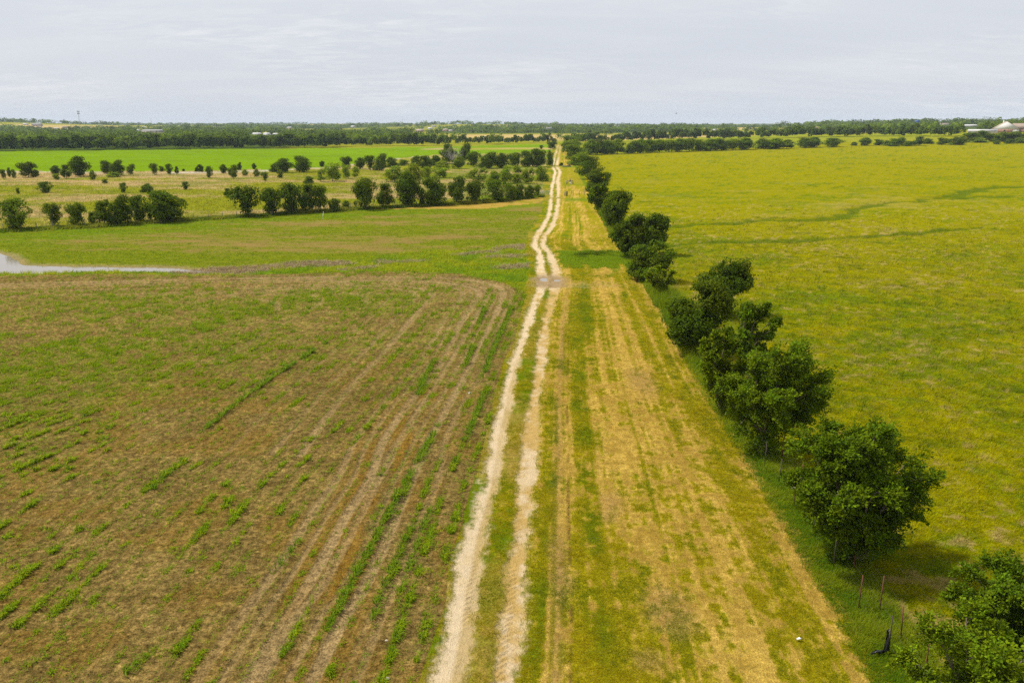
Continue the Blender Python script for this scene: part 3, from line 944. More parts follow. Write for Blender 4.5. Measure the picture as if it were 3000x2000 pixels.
def grow(seed, H, R, nlimb=9, nsec=7, ntwig=9, nleaf=40, leaf=0.10, wind=(0.5, -0.1), fork=0.14, low=-0.25, skirt=0.3, top=1.0, sparse=0.0, lean=0.0, twiglen=0.24, fit=None):
    """a broadleaf tree: trunk and limb tubes, and leaves sprayed along its twigs"""
    r = np.random.default_rng(seed)
    wd = np.array((wind[0], wind[1], 0.0))
    mb = MB()
    hf = fork * H
    base = np.zeros(3)
    fk = np.array((r.normal(0, 0.03) * H, r.normal(0, 0.03) * H, hf))
    r0 = 0.020 * H + 0.02
    mb.tube([base - (0, 0, 0.15), base + (0, 0, 0.1), (base + fk) / 2, fk], [r0 * 1.5, r0 * 1.2, r0, r0 * 0.85], 8)
    cen = np.array((lean * R, 0, (0.56 + fork * 0.2) * H))
    tw_p, tw_d, tw_l = [], [], []
    for i in range(nlimb):
        az = 2 * math.pi * (i + r.uniform(-0.35, 0.35)) / nlimb * 2.0
        el = math.asin(np.clip(low + (1 - low) * ((i + r.uniform(0, 1)) / nlimb), -1, 1))
        d = np.array((math.cos(az) * math.cos(el), math.sin(az) * math.cos(el), math.sin(el)))
        rr = r.uniform(0.72, 1.0)
        end = cen + d * np.array((R, R, (H - cen[2]) * top)) * rr * (1 - 0.5 * max(0.0, -d[2]))
        if d[2] < 0:
            end[2] = cen[2] + d[2] * (cen[2] - 0.12 * H) * rr
        end[:2] += wd[:2] * R * 0.30 * (end[2] / H)
        ctrl = fk * 0.55 + end * 0.45 + np.array((0, 0, 0.12 * H)) - np.array((wd[0], wd[1], 0)) * 0.05 * H
        ts = np.linspace(0, 1, 7)[:, None]
        path = (1 - ts) ** 2 * fk + 2 * ts * (1 - ts) * ctrl + ts ** 2 * end
        mb.tube(path, np.linspace(r0 * 0.55, r0 * 0.10, 7), 5)
        L0 = np.linalg.norm(end - fk)
        for k in range(nsec):
            t = r.uniform(0.28, 1.0) if k else 1.0
            p = (1 - t) ** 2 * fk + 2 * t * (1 - t) * ctrl + t ** 2 * end
            tg = unit(2 * (1 - t) * (ctrl - fk) + 2 * t * (end - ctrl))
            outw = unit(p - cen + 1e-6)
            d2 = unit(tg * 0.5 + unit(r.normal(size=3)) * 0.9 + outw * 0.45 + wd * 0.35 + np.array((0, 0, 0.1)))
            L2 = R * r.uniform(0.25, 0.48) * (1.15 - 0.4 * t)
            e2 = p + d2 * L2
            if e2[2] < 0.10 * H: e2[2] = 0.10 * H + r.uniform(0, 0.05) * H
            mb.tube([p, (p + e2) / 2 + (0, 0, 0.04 * L2), e2], [r0 * 0.2, r0 * 0.13, r0 * 0.05], 4)
            m = ntwig
            tt = r.uniform(0.15, 1.0, m)[:, None]
            pp = p + (e2 - p) * tt
            dd = unit(d2 * 0.5 + unit(r.normal(size=(m, 3))) * 0.9 + wd * 0.55 + outw * 0.35 + np.array((0, 0, 0.08)))
            tw_p.append(pp); tw_d.append(dd); tw_l.append(R * r.uniform(0.6, 1.25, m) * twiglen)
    ns = int(skirt * nlimb * 4)
    if ns:
        az = r.uniform(0, 2 * math.pi, ns)
        rad = r.uniform(0.0, 0.30, ns) * R
        p = np.stack([np.cos(az) * rad, np.sin(az) * rad, r.uniform(0.0, 0.26, ns) * H], 1)
        tw_p.append(p)
        tw_d.append(unit(np.stack([np.cos(az) * 0.5, np.sin(az) * 0.5, np.full(ns, 0.9)], 1) + r.normal(size=(ns, 3)) * 0.3))
        tw_l.append(r.uniform(0.12, 0.3, ns) * H * 0.6)
    TP, TD, TL = np.vstack(tw_p), np.vstack(tw_d), np.concatenate(tw_l)
    keep = r.uniform(size=len(TP)) > sparse
    TP, TD, TL = TP[keep], TD[keep], TL[keep]
    m = len(TP) * nleaf
    ti = np.repeat(np.arange(len(TP)), nleaf)
    uu = r.uniform(0, 1.05, m)
    P = TP[ti] + TD[ti] * (TL[ti] * uu)[:, None]
    P[:, :2] += wd[:2] * (TL[ti] * uu ** 2 * 0.25)[:, None]
    P[:, 2] -= TL[ti] * uu ** 2 * 0.12
    P += r.normal(size=(m, 3)) * (0.20 * TL[ti] * (1.1 - 0.65 * uu))[:, None]
    P[:, 2] = np.maximum(P[:, 2], 0.05 + 0.1 * r.uniform(size=m))
    A = TD[ti] * 0.5 + unit(r.normal(size=(m, 3))) * 0.8 + wd * 0.4
    outw = unit(P - cen)
    Nn = unit(unit(r.normal(size=(m, 3))) * 0.75 + np.array((0, 0, 0.55)) + outw * 0.5)
    Ls = leaf * r.uniform(0.7, 1.35, m)
    Ws = Ls * r.uniform(0.22, 0.34, m)
    twt = r.uniform(0.62, 1.5, len(TP))[ti] * r.uniform(0.75, 1.3, m)
    hue = r.uniform(-1, 1, len(TP))[ti]
    tone = LEAF_DARK[None] * twt[:, None] * (1 + hue[:, None] * np.array((0.16, 0.03, -0.1)))
    Vv, q, c = leaves_mesh(P, A, Nn, Ls, Ws, tone)
    if fit is not None:
        lo_, hi_ = np.percentile(Vv[:, 0], (0.2, 99.7))
        k = (fit[1] - fit[0]) / (hi_ - lo_)
        sh = fit[0] - lo_ * k
        kz = H / np.percentile(Vv[:, 2], 99.6)

        def fitv(A):
            A = A.copy()
            w_ = np.clip(A[:, 2] / (0.45 * H), 0, 1)
            A[:, 0] = A[:, 0] * k + sh * w_
            A[:, 1] *= min(k, 1.0)
            A[:, 2] *= kz
            return A
        Vv = fitv(Vv)
        mb.v = [fitv(a) for a in mb.v]
    return mb, Vv, q, c


def lobed(seed, H, W, nlobe=22, ncard=3600, card=0.055, base=0.25, lean=0.06, holes=0.10, lobe=(0.13, 0.23)):
    """a full rounded crown of leafy lobes over a short forked trunk; narrow at the foot"""
    r = np.random.default_rng(seed)
    z = r.uniform(0.10, 0.90, nlobe) ** 0.85
    prof = np.interp(z, [0, 0.12, 0.35, 0.6, 0.8, 1.0], [base, base + 0.12, r.uniform(0.65, 0.95), r.uniform(0.8, 1.0), r.uniform(0.5, 0.9), 0.30]) * r.uniform(0.75, 1.2, nlobe)
    a = r.uniform(0, 2 * math.pi, nlobe)
    rad = np.sqrt(r.uniform(0.05, 1, nlobe)) * prof * 0.36
    lc = np.stack([np.cos(a) * rad + lean * z, np.sin(a) * rad, z], 1)
    lr = r.uniform(*lobe, nlobe) * (0.65 + 0.35 * prof)
    li = r.choice(nlobe, ncard, p=lr ** 2 / (lr ** 2).sum())
    d = unit(r.normal(size=(ncard, 3)))
    q = lc[li] + d * (lr[li] * (1.08 - 0.5 * r.uniform(size=ncard) ** 2.2))[:, None] * np.array((1, 1, 0.85))
    stray = r.uniform(size=ncard) < 0.16
    q += np.where(stray[:, None], d * (r.uniform(0.0, 0.075, ncard) * (0.4 + 1.2 * r.uniform(size=nlobe)[li]))[:, None] + np.array((0.02, 0, 0.01)), 0)
    q += r.normal(size=q.shape) * 0.014
    gap = fbm(q[:, 0] * 9 + seed, q[:, 1] * 9 + q[:, 2] * 11, 2, seed) > 0.30 + holes
    q, d, li = q[gap], d[gap], li[gap]
    q[:, 2] = np.clip(q[:, 2], 0.015, None)
    lo_, hi_ = np.percentile(q[:, 0], (0.3, 99.7))
    q[:, 0] = (q[:, 0] - lo_) / (hi_ - lo_) - 0.5
    q[:, 1] /= (hi_ - lo_)
    q[:, 2] /= np.percentile(q[:, 2], 99.7)
    m = len(q)
    Nn = unit(d * 0.8 + unit(r.normal(size=(m, 3))) * 0.65 + np.array((0, 0, 0.25)))
    A = unit(np.cross(Nn, r.normal(size=(m, 3))))
    L_ = card * r.uniform(0.6, 1.4, m)
    tw = r.uniform(0.8, 1.25, nlobe)[li] * r.uniform(0.7, 1.35, m)
    hue = r.uniform(-1, 1, nlobe)[li]
    c = LEAF_DARK[None] * tw[:, None] * (1 + hue[:, None] * np.array((0.16, 0.04, -0.1)))
    S3 = np.array((W, W, H))
    Vv, f, c = leaves_mesh(q * S3 - A * (L_ * 0.5)[:, None], A, Nn, L_, L_ * 0.34, c)
    mb = MB()
    r0 = 0.022 * H
    mb.tube([(0, 0, -0.02 * H), (0, 0, 0.03 * H), (0.01 * H, 0, 0.16 * H)], [r0 * 1.5, r0 * 1.1, r0 * 0.9], 7)
    for k in range(6):
        e = lc[k] * np.array((W, W, H))
        mb.tube([(0.01 * H, 0, 0.14 * H), (e[0] * 0.45, e[1] * 0.45, 0.14 * H + 0.55 * max(e[2] - 0.14 * H, 0.05 * H)), (e[0], e[1], max(e[2], 0.2 * H))], [r0 * 0.7, r0 * 0.45, r0 * 0.15], 5)
    return mb, Vv, f, c


def tree_thing(name, loc, label, cat, seed, group=None, color=(1, 1, 1), **kw):
    t = empty(name, loc, label, cat, group)
    mb, Vv, q, c = grow(seed, **kw)
    mb.build('trunk', M_BARK, t, True)
    cr = build('crown', Vv, [q], M_LEAF, t, col=c)
    cr.color = (color[0] * 1.25, color[1] * 1.25, color[2], 1)
    return t


def dims(px, py, x0, x1, ytop):
    """base point on the land, height and width of something seen between these edges"""
    x, y, z = GT(px, py)
    d = y * CP + (CAM_H - z) * SP
    a = PITCH + math.atan((ytop - 1000) / F)
    top = CAM_H - y * math.tan(a)
    h = max(top - z, 0.4)
    dm = y * CP + (CAM_H - z - 0.55 * h) * SP      # depth of the middle of the crown
    return x, y, z, h, (x1 - x0) / F * dm, ((x0 + x1) / 2 - 1500) / F * dm - x


HEDGE_GROUP = 'trees along the right hand fence'
NEARTREES = [
    # base px, py, left, right, top, label, seed, options
    (3000, 1965, 2815, 3230, 1665, 'dark leafy tree cut by the right edge of the photo, behind the nearest pale bush', 11, dict(nlimb=11, nsec=8, ntwig=13, nleaf=62, leaf=0.11, skirt=0.5)),
    (2860, 2150, 2665, 3150, 1830, 'loose sprawling bush in the bottom right corner, nearest of the fence line trees', 12, dict(nlimb=11, nsec=7, ntwig=12, nleaf=52, leaf=0.10, skirt=0.5, sparse=0.15, color=(1.35, 1.25, 1.1))),
    (2490, 1662, 2318, 2690, 1226, 'big round dark tree with its shadow on the grass, beside bare rusty fence posts', 13, dict(nlimb=18, nsec=9, ntwig=14, nleaf=52, leaf=0.11, skirt=1.0, fork=0.10, low=-0.5)),
    (2225, 1338, 2120, 2420, 1008, 'large wind blown tree whose branches trail to the right over the pasture', 14, dict(nlimb=17, nsec=9, ntwig=13, nleaf=48, leaf=0.125, wind=(0.95, -0.1), lean=0.18, skirt=0.9, low=-0.4, color=(1.12, 1.08, 1.0))),
    (2120, 1216, 2050, 2205, 962, 'narrow olive green tree pressed against the left side of the large wind blown tree', 15, dict(nlimb=10, nsec=8, ntwig=12, nleaf=34, leaf=0.15, skirt=0.8, color=(1.25, 1.12, 1.0))),
    (2200, 1120, 2135, 2285, 886, 'tall tree with a ragged leaning top rising behind the olive green tree', 16, dict(nlimb=10, nsec=7, ntwig=11, nleaf=34, leaf=0.16, wind=(0.8, 0), skirt=0.4)),
    (2052, 1030, 1952, 2140, 818, 'dense round very dark tree standing alone on the strip side of the fence', 17, dict(nlimb=12, nsec=8, ntwig=12, nleaf=36, leaf=0.17, skirt=1.0, fork=0.1)),
    (2110, 925, 2040, 2200, 763, 'dark spreading tree behind the dense round one, leaning over the pasture', 18, dict(nlimb=11, nsec=7, ntwig=11, nleaf=32, leaf=0.19, wind=(0.8, -0.1), skirt=0.4)),
    (1955, 882, 1888, 1978, 783, 'small light green sapling with thin bare stems between darker trees', 19, dict(nlimb=8, nsec=6, ntwig=9, nleaf=24, leaf=0.17, skirt=0.1, fork=0.3, low=0.0, color=(1.9, 1.6, 1.6))),
    (1893, 822, 1845, 1970, 705, 'dark tree just beyond the light green sapling', 20, dict(nlimb=10, nsec=7, ntwig=10, nleaf=30, leaf=0.22, skirt=0.8)),
    (1848, 757, 1790, 1900, 628, 'broad dark tree beside the clump of tall weeds that crosses the mown strip', 21, dict(nlimb=11, nsec=7, ntwig=10, nleaf=30, leaf=0.24, skirt=0.8, wind=(0.7, 0))),
    (1912, 745, 1868, 1957, 627, 'dark tree with a pointed windswept top, on the pasture side of the broad tree', 22, dict(nlimb=10, nsec=7, ntwig=10, nleaf=28, leaf=0.24, skirt=0.6, wind=(0.8, 0))),
    (1806, 676, 1764, 1850, 558, 'round tree at the far right corner of the straw coloured clearing', 23, dict(nlimb=10, nsec=7, ntwig=9, nleaf=26, leaf=0.28, skirt=0.9)),
    (1762, 622, 1720, 1806, 537, 'wide green tree where the straw coloured clearing meets the green swale', 24, dict(nlimb=10, nsec=7, ntwig=9, nleaf=26, leaf=0.30, skirt=0.9, color=(1.15, 1.1, 1))),
    (1752, 562, 1716, 1790, 498, 'tree with a shaded flat top level with the pipe fence brace', 25, dict(nlimb=10, nsec=6, ntwig=9, nleaf=24, leaf=0.36, skirt=0.9)),
    (1724, 525, 1686, 1768, 456, 'tree spreading to the right at the far end of the white rutted track', 26, dict(nlimb=10, nsec=6, ntwig=9, nleaf=24, leaf=0.40, skirt=0.9, wind=(0.8, 0))),
]
for (bx, by, x0, x1, yt, lab, sd_, kw) in NEARTREES:
    x, y, z, h, w, off = dims(bx, by, x0, x1, yt)
    kw = dict(kw)
    kw.setdefault('wind', (0.55, -0.1))
    kw.setdefault('low', -0.6)
    if by < 1060 and kw.get('color') is None:
        t = empty('tree', (x, y, z), lab, 'tree', HEDGE_GROUP)
        mb, Vv, q, c = lobed(sd_, h, w, 34, 24000 if by > 760 else 15000, 0.20 if by > 760 else 0.28, 0.40, 0.16, 0.06, (0.09, 0.20))
        sh = off * np.clip(Vv[:, 2] / (0.5 * h), 0, 1)
        Vv[:, 0] += sh
        mb.build('trunk', M_BARK, t, True)
        cr = build('crown', Vv, [q], M_LEAF, t, col=c)
        v = 0.9 + 0.2 * random.Random(sd_).random()
        cr.color = (v * 1.05, v, v, 1)
        continue
    kw['lean'] = 0.6 * off / w
    tree_thing('tree', (x, y, z), lab, 'tree', sd_, HEDGE_GROUP, H=h, R=w * 0.43, fit=(off - w / 2, off + w / 2), **kw)

# ---- stock of smaller trees, copied to where they stand (unit height and width)
def stock_tree(seed, kind):
    kw = dict(round=dict(nlobe=32, ncard=9000, base=0.68, holes=0.05, lobe=(0.10, 0.22)),
              open=dict(nlobe=30, ncard=7500, base=0.52, holes=0.08, lobe=(0.09, 0.20)),
              low=dict(nlobe=28, ncard=7500, base=0.75, holes=0.05, lobe=(0.10, 0.22)),
              airy=dict(nlobe=32, ncard=6000, base=0.60, holes=0.09, lobe=(0.08, 0.19)))[kind]
    mb, Vv, q, c = lobed(seed, 1.0, 1.0, **kw)
    tr = mb.build('trunk', M_BARK, None, True).data
    cr = build('crown', Vv, [q], M_LEAF, None, col=c).data
    for nm in (tr, cr):
        for o in [o for o in bpy.data.objects if o.data == nm]:
            bpy.data.objects.remove(o)
    return tr, cr


STOCK = {k: [stock_tree(100 + 17 * i + 7 * j, k) for j in range(5)] for i, k in enumerate(('round', 'open', 'low', 'airy'))}


def plant(name, px, py, x0, x1, yt, kind, label, cat, group, tint, seed, parts=True):
    r = random.Random(seed)
    x, y, z, h, w, off = dims(px, py, x0, x1, yt)
    tr, cr = STOCK[kind][r.randrange(5)]
    t = empty(name, (x + off * 0.9, y, z - 0.05), label, cat, group)
    t.rotation_euler = (0, 0, r.uniform(-0.5, 0.5))
    t.scale = (w * 1.03, w * 1.03, h)
    for nm, me in (('trunk', tr), ('crown', cr)):
        o = bpy.data.objects.new(nm, me)
        COL.objects.link(o)
        o.parent = t
        v = r.uniform(0.88, 1.12)
        o.color = (tint[0] * v, tint[1] * v, tint[2] * v, 1) if nm == 'crown' else (1, 1, 1, 1)
    return t


ORD = ['first', 'second', 'third', 'fourth', 'fifth', 'sixth', 'seventh', 'eighth', 'ninth', 'tenth', 'eleventh', 'twelfth', 'thirteenth', 'fourteenth', 'fifteenth',
       'sixteenth', 'seventeenth', 'eighteenth', 'nineteenth', 'twentieth', 'twenty-first', 'twenty-second', 'twenty-third', 'twenty-fourth', 'twenty-fifth',
       'twenty-sixth', 'twenty-seventh', 'twenty-eighth', 'twenty-ninth', 'thirtieth', 'thirty-first', 'thirty-second', 'thirty-third', 'thirty-fourth',
       'thirty-fifth', 'thirty-sixth', 'thirty-seventh', 'thirty-eighth', 'thirty-ninth', 'fortieth', 'forty-first', 'forty-second', 'forty-third', 'forty-fourth', 'forty-fifth', 'forty-sixth']
DK, MD, LT, OL, YL = (1.12, 1.1, 1.0), (1.55, 1.45, 1.1), (2.5, 2.2, 2.0), (1.6, 1.4, 1.2), (2.9, 2.2, 1.6)
SHADE = {DK: 'dark green', MD: 'mid green', LT: 'light green', OL: 'olive green', YL: 'yellowish green'}


def zl(rows, fx, ox, oy):
    """rows measured in an enlargement, back to photograph pixels"""
    return [(ox + a * fx, ox + b * fx, oy + c * fx, oy + d * fx, k, t) for a, b, c, d, k, t in rows]


K1 = 1000 / 2352
FENCEROW = zl([(0, 190, 662, 880, 'open', MD), (305, 425, 690, 860, 'open', OL), (470, 588, 690, 857, 'round', MD), (600, 665, 750, 845, 'low', DK), (640, 780, 672, 852, 'low', DK),
               (750, 880, 635, 846, 'round', DK), (880, 1018, 640, 830, 'open', DK), (990, 1062, 690, 822, 'open', MD), (1030, 1240, 608, 826, 'round', DK),
               (1580, 1785, 574, 790, 'open', DK), (1800, 1945, 585, 775, 'open', DK), (1930, 2090, 552, 765, 'open', DK), (2060, 2190, 560, 760, 'open', DK),
               (2150, 2262, 568, 755, 'open', MD), (2260, 2345, 660, 752, 'low', DK)], K1, 0, 300) + \
    zl([(0, 60, 675, 742, 'low', MD), (82, 247, 522, 738, 'round', DK), (240, 365, 555, 726, 'open', OL), (373, 548, 478, 717, 'round', DK), (526, 580, 595, 712, 'open', DK),
        (565, 722, 515, 712, 'round', DK), (730, 855, 508, 702, 'open', DK), (858, 988, 538, 692, 'round', DK), (990, 1145, 538, 684, 'open', DK),
        (1125, 1205, 558, 674, 'round', MD), (1185, 1265, 560, 668, 'low', DK), (1255, 1335, 568, 664, 'low', DK), (1332, 1375, 566, 655, 'round', MD)], K1, 1000, 300)
MEADOW = zl([(0, 42, 460, 530, 'open', OL), (48, 76, 448, 516, 'round', MD), (80, 107, 460, 522, 'round', MD), (133, 247, 410, 517, 'round', DK), (218, 270, 463, 516, 'low', OL),
             (350, 417, 434, 502, 'round', DK), (360, 412, 488, 536, 'airy', LT), (418, 490, 428, 526, 'open', MD), (480, 607, 370, 512, 'round', DK), (618, 655, 464, 540, 'airy', MD),
             (695, 770, 400, 492, 'round', DK), (750, 838, 396, 505, 'round', DK), (725, 832, 480, 516, 'low', LT), (868, 926, 423, 504, 'open', MD), (1030, 1090, 418, 502, 'open', MD),
             (1095, 1130, 438, 478, 'round', MD), (1138, 1187, 422, 496, 'open', DK), (1203, 1232, 440, 496, 'open', DK), (1253, 1273, 456, 476, 'low', DK), (1340, 1366, 440, 479, 'round', DK),
             (1364, 1402, 426, 480, 'round', DK), (1418, 1466, 438, 522, 'open', DK), (1513, 1567, 426, 490, 'round', DK), (1570, 1636, 428, 530, 'open', OL), (1630, 1661, 412, 468, 'round', DK),
             (1735, 1766, 418, 462, 'round', DK), (1748, 1786, 455, 516, 'airy', OL), (1668, 1706, 460, 508, 'airy', LT), (1795, 1850, 478, 545, 'open', MD), (1853, 1930, 410, 480, 'round', DK),
             (1900, 2012, 384, 484, 'round', DK), (2028, 2136, 368, 482, 'round', DK), (1908, 1956, 465, 524, 'airy', OL), (2198, 2236, 402, 444, 'low', DK), (2178, 2240, 452, 548, 'airy', LT),
             (2090, 2162, 508, 562, 'low', MD), (262, 357, 545, 624, 'open', DK), (108, 134, 585, 634, 'airy', OL), (823, 872, 552, 624, 'open', MD), (698, 742, 524, 562, 'airy', OL),
             (963, 1030, 558, 622, 'round', DK), (1005, 1057, 570, 634, 'open', DK), (1253, 1302, 546, 602, 'open', DK), (1540, 1592, 590, 650, 'open', DK), (1218, 1276, 660, 712, 'airy', OL), (2225, 2352, 412, 545, 'airy', LT)], K1, 0, 300)
THICKET = zl([(0, 62, 428, 528, 'airy', LT), (68, 122, 442, 518, 'airy', LT), (298, 432, 436, 548, 'airy', LT), (428, 562, 418, 562, 'airy', YL), (556, 624, 442, 528, 'airy', LT),
              (638, 752, 404, 462, 'low', LT), (622, 734, 446, 520, 'airy', LT), (866, 1016, 446, 545, 'airy', LT), (1000, 1100, 470, 580, 'low', LT), (1080, 1185, 436, 560, 'airy', LT),
              (1176, 1246, 436, 486, 'low', LT), (1172, 1255, 486, 556, 'airy', LT), (1236, 1335, 445, 562, 'airy', LT), (1325, 1428, 438, 545, 'low', LT), (1262, 1290, 470, 560, 'airy', MD)], K1, 1000, 300)
FARROW = zl([(0, 74, 372, 458, 'round', DK), (88, 172, 380, 460, 'low', DK), (155, 232, 364, 466, 'open', DK), (215, 312, 352, 470, 'round', DK), (300, 392, 376, 450, 'low', DK),
             (385, 464, 394, 436, 'low', MD), (475, 560, 368, 452, 'low', DK), (545, 620, 366, 458, 'round', DK), (605, 690, 364, 440, 'low', DK), (682, 800, 322, 424, 'round', DK), (700, 770, 284, 380, 'open', DK),
             (800, 895, 282, 400, 'round', DK), (768, 854, 374, 458, 'low', MD), (864, 962, 338, 446, 'round', DK), (936, 1066, 342, 456, 'round', DK), (1048, 1152, 348, 452, 'low', DK),
             (1146, 1252, 345, 446, 'round', MD), (1238, 1334, 332, 446, 'round', DK), (1304, 1416, 318, 446, 'round', DK)], K1, 1000, 300)
TRACKSIDE = [(1604, 1632, 414, 437, 'round', DK), (1616, 1633, 405, 418, 'open', LT), (1638, 1651, 476, 486, 'low', DK), (1646, 1656, 428, 448, 'low', MD), (1580, 1592, 425, 437, 'open', DK), (1600, 1622, 440, 486, 'low', MD)]
HEDGETAIL = [(1662, 1722, 446, 484, 'round', MD), (1658, 1716, 423, 468, 'round', MD), (1646, 1702, 410, 450, 'round', MD), (1643, 1698, 396, 432, 'round', MD)]
HEDGEROW = [(a - 5, b + 5, c - 1, d, k, t) for a, b, c, d, k, t in [(1714, 1752, 410, 454, 'round', MD), (1745, 1778, 408, 453, 'low', DK), (1770, 1806, 411, 452, 'round', MD), (1790, 1828, 408, 451, 'low', MD),
            (1832, 1866, 413, 450, 'round', DK), (1860, 1896, 409, 449, 'round', MD), (1890, 1925, 410, 447, 'round', DK), (1915, 1950, 410, 446, 'low', DK), (1940, 1980, 411, 446, 'round', MD),
            (1972, 2008, 407, 445, 'round', DK), (2000, 2040, 406, 444, 'round', DK), (2032, 2072, 410, 443, 'low', MD), (2062, 2102, 408, 442, 'round', DK), (2095, 2135, 406, 441, 'round', DK),
            (2128, 2168, 408, 440, 'round', MD), (2160, 2208, 405, 439, 'round', DK), (2214, 2262, 407, 437, 'low', DK), (2250, 2300, 406, 437, 'round', MD), (2290, 2322, 410, 436, 'low', DK),
            (2338, 2380, 405, 433, 'low', DK), (2365, 2404, 402, 432, 'round', DK), (2418, 2462, 405, 431, 'low', DK), (2497, 2507, 417, 428, 'low', DK), (2523, 2549, 404, 427, 'round', DK),
            (2566, 2584, 409, 426, 'round', DK), (2591, 2610, 412, 427, 'low', DK), (2604, 2640, 407, 428, 'low', DK), (2633, 2650, 403, 425, 'round', DK), (2650, 2676, 414, 428, 'low', DK),
            (2681, 2706, 401, 427, 'open', DK), (2709, 2730, 406, 422, 'low', DK), (2751, 2771, 404, 424, 'round', MD), (2773, 2784, 408, 420, 'low', DK), (2789, 2820, 402, 425, 'low', DK),
            (2815, 2830, 400, 417, 'open', MD), (2838, 2872, 388, 417, 'round', DK), (2866, 2890, 383, 415, 'round', DK), (2852, 2886, 404, 418, 'low', LT), (2884, 2912, 392, 414, 'open', DK),
            (2912, 2945, 388, 415, 'round', DK), (2935, 2962, 392, 414, 'low', DK), (2958, 2990, 386, 414, 'round', DK), (2978, 2996, 404, 420, 'low', MD), (2990, 3020, 390, 415, 'low', DK),
            (2914, 2926, 413, 423, 'low', MD), (2948, 2968, 408, 421, 'low', DK)]]
SIZEW = lambda w, h: 'small' if h < 24 else ('tall' if h > 1.25 * w else ('wide' if w > 1.25 * h else 'round'))
seed = 1000
for rows, nm, cat, group, where in (
        (FENCEROW, 'tree', 'tree', 'trees in the left fence row', 'in the left fence row'),
        (MEADOW, 'tree', 'tree', 'scattered trees in the left meadow', 'of the scattered meadow trees'),
        (THICKET, 'bush', 'bush', 'pale bushes left of the track', 'in the pale thicket left of the track'),
        (FARROW, 'tree', 'tree', 'dark tree belt behind the thicket', 'in the dark belt behind the pale thicket'),
        (TRACKSIDE, 'bush', 'bush', 'bushes beside the far track', 'beside the farthest stretch of track'),
        (HEDGETAIL, 'tree', 'tree', 'trees along the right hand fence', 'lining the far end of the track'),
        (HEDGEROW, 'tree', 'tree', 'hedgerow along the far side of the pasture', 'in the hedgerow beyond the pasture')):
    order = sorted(range(len(rows)), key=lambda i: (rows[i][0] + rows[i][1]) / 2)
    rank = {i: k for k, i in enumerate(order)}
    for i, (x0, x1, yt, yb, kind, tint) in enumerate(rows):
        seed += 1
        n = nm
        lab = f"{SIZEW(x1 - x0, yb - yt)} {SHADE[tint]} {nm}, {ORD[rank[i]]} from the left {where}"
        tint_ = tuple({id(FENCEROW): 1.05, id(HEDGEROW): 1.2, id(HEDGETAIL): 1.2}.get(id(rows), 1.05) * v for v in tint)
        plant(n, (x0 + x1) / 2, yb, x0, x1, yt, kind, lab, cat, group, tint_, seed)

# a bare grey tree among the dark belt
x, y, z, h, w, off = dims(1325, 484, 1292, 1362, 428)
t = empty('dead_tree', (x, y - 3.0, z), 'dead tree with bare grey branches among the dark belt of trees', 'dead tree')
mb, _, _, _ = grow(77, H=h, R=w * 0.5, nlimb=16, nsec=9, ntwig=1, nleaf=1, fork=0.2, skirt=0)
mb.build('trunk', M_DEADWOOD, t)

# ------------------------------------------------------------------ woods beyond the fields
def lump_cards(seed, cx, cy, cz, rw, hh, ncard, csize, tones):
    """many leafy crowns at once: cards spread over the lobes of each crown"""
    r = np.random.default_rng(seed)
    n = len(cx)
    nl = 6
    lo_ = r.normal(size=(n, nl, 3)) * np.array((0.42, 0.42, 0.16))
    lo_[..., 2] = np.abs(lo_[..., 2]) + r.uniform(0.28, 0.62, (n, nl))
    lr = r.uniform(0.30, 0.52, (n, nl))
    ci = np.repeat(np.arange(n), ncard)
    m = len(ci)
    li = r.integers(0, nl, m)
    d = unit(r.normal(size=(m, 3)))
    d[:, 2] = np.where(d[:, 2] < -0.5, -d[:, 2], d[:, 2])
    q = lo_[ci, li] + d * (lr[ci, li] * r.uniform(0.75, 1.05, m))[:, None]
    q[:, 2] = np.clip(q[:, 2], 0.0, 1.15)
    P = np.stack([cx[ci] + q[:, 0] * rw[ci], cy[ci] + q[:, 1] * rw[ci], cz[ci] + q[:, 2] * hh[ci] * 0.92], 1)
    Nn = unit(d + unit(r.normal(size=(m, 3))) * 0.55 + np.array((0, 0, 0.15)))
    A = unit(np.cross(Nn, r.normal(size=(m, 3))))
    L_ = csize[ci] * r.uniform(0.6, 1.35, m)
    lt = r.uniform(0.8, 1.22, (n, nl))[ci, li] * r.uniform(0.85, 1.15, m)
    c = LEAF_DARK[None] * tones[ci] * lt[:, None]
    return leaves_mesh(P - A * (L_ * 0.5)[:, None], A, Nn, L_, L_ * 0.38, c)


def far_stock(seed):
    one = np.array([0.0])
    Vv, q, c = lump_cards(seed, one, one, one, np.array([0.5]), np.array([1.0]), 900, np.array([0.12]), np.ones((1, 3)))
    o = build('woodland_tree', Vv, [q], M_LEAF, None, col=c)
    me = o.data
    bpy.data.objects.remove(o)
    return me


FARSTOCK = [far_stock(500 + i) for i in range(8)]
rr = random.Random(4)


def edge_trees(line, px0, px1, step, hpx, group, label, depth=1.0):
    P = np.array(line)
    px = px0
    while px < px1:
        py = float(np.interp(px, P[:, 0], P[:, 1])) - rr.uniform(0, depth)
        x, y, z = GT(px, py)
        d = math.hypot(x, y)
        h = hpx * d / F * rr.uniform(0.75, 1.2)
        w = h * rr.uniform(0.95, 1.5)
        o = bpy.data.objects.new('woodland_tree', FARSTOCK[rr.randrange(8)])
        COL.objects.link(o)
        o.location = (x, y, z - 0.1)
        o.scale = (w, w, h)
        o.rotation_euler = (0, 0, rr.uniform(0, 6.28))
        v = rr.uniform(0.75, 1.4)
        yl = rr.choice((0, 0, 0, 0.1, 0.3))
        o.color = (v * (1 + yl), v * (1 + yl * 0.6), v, 1)
        tag(o, label, 'tree', group)
        px += step * rr.uniform(0.7, 1.3)


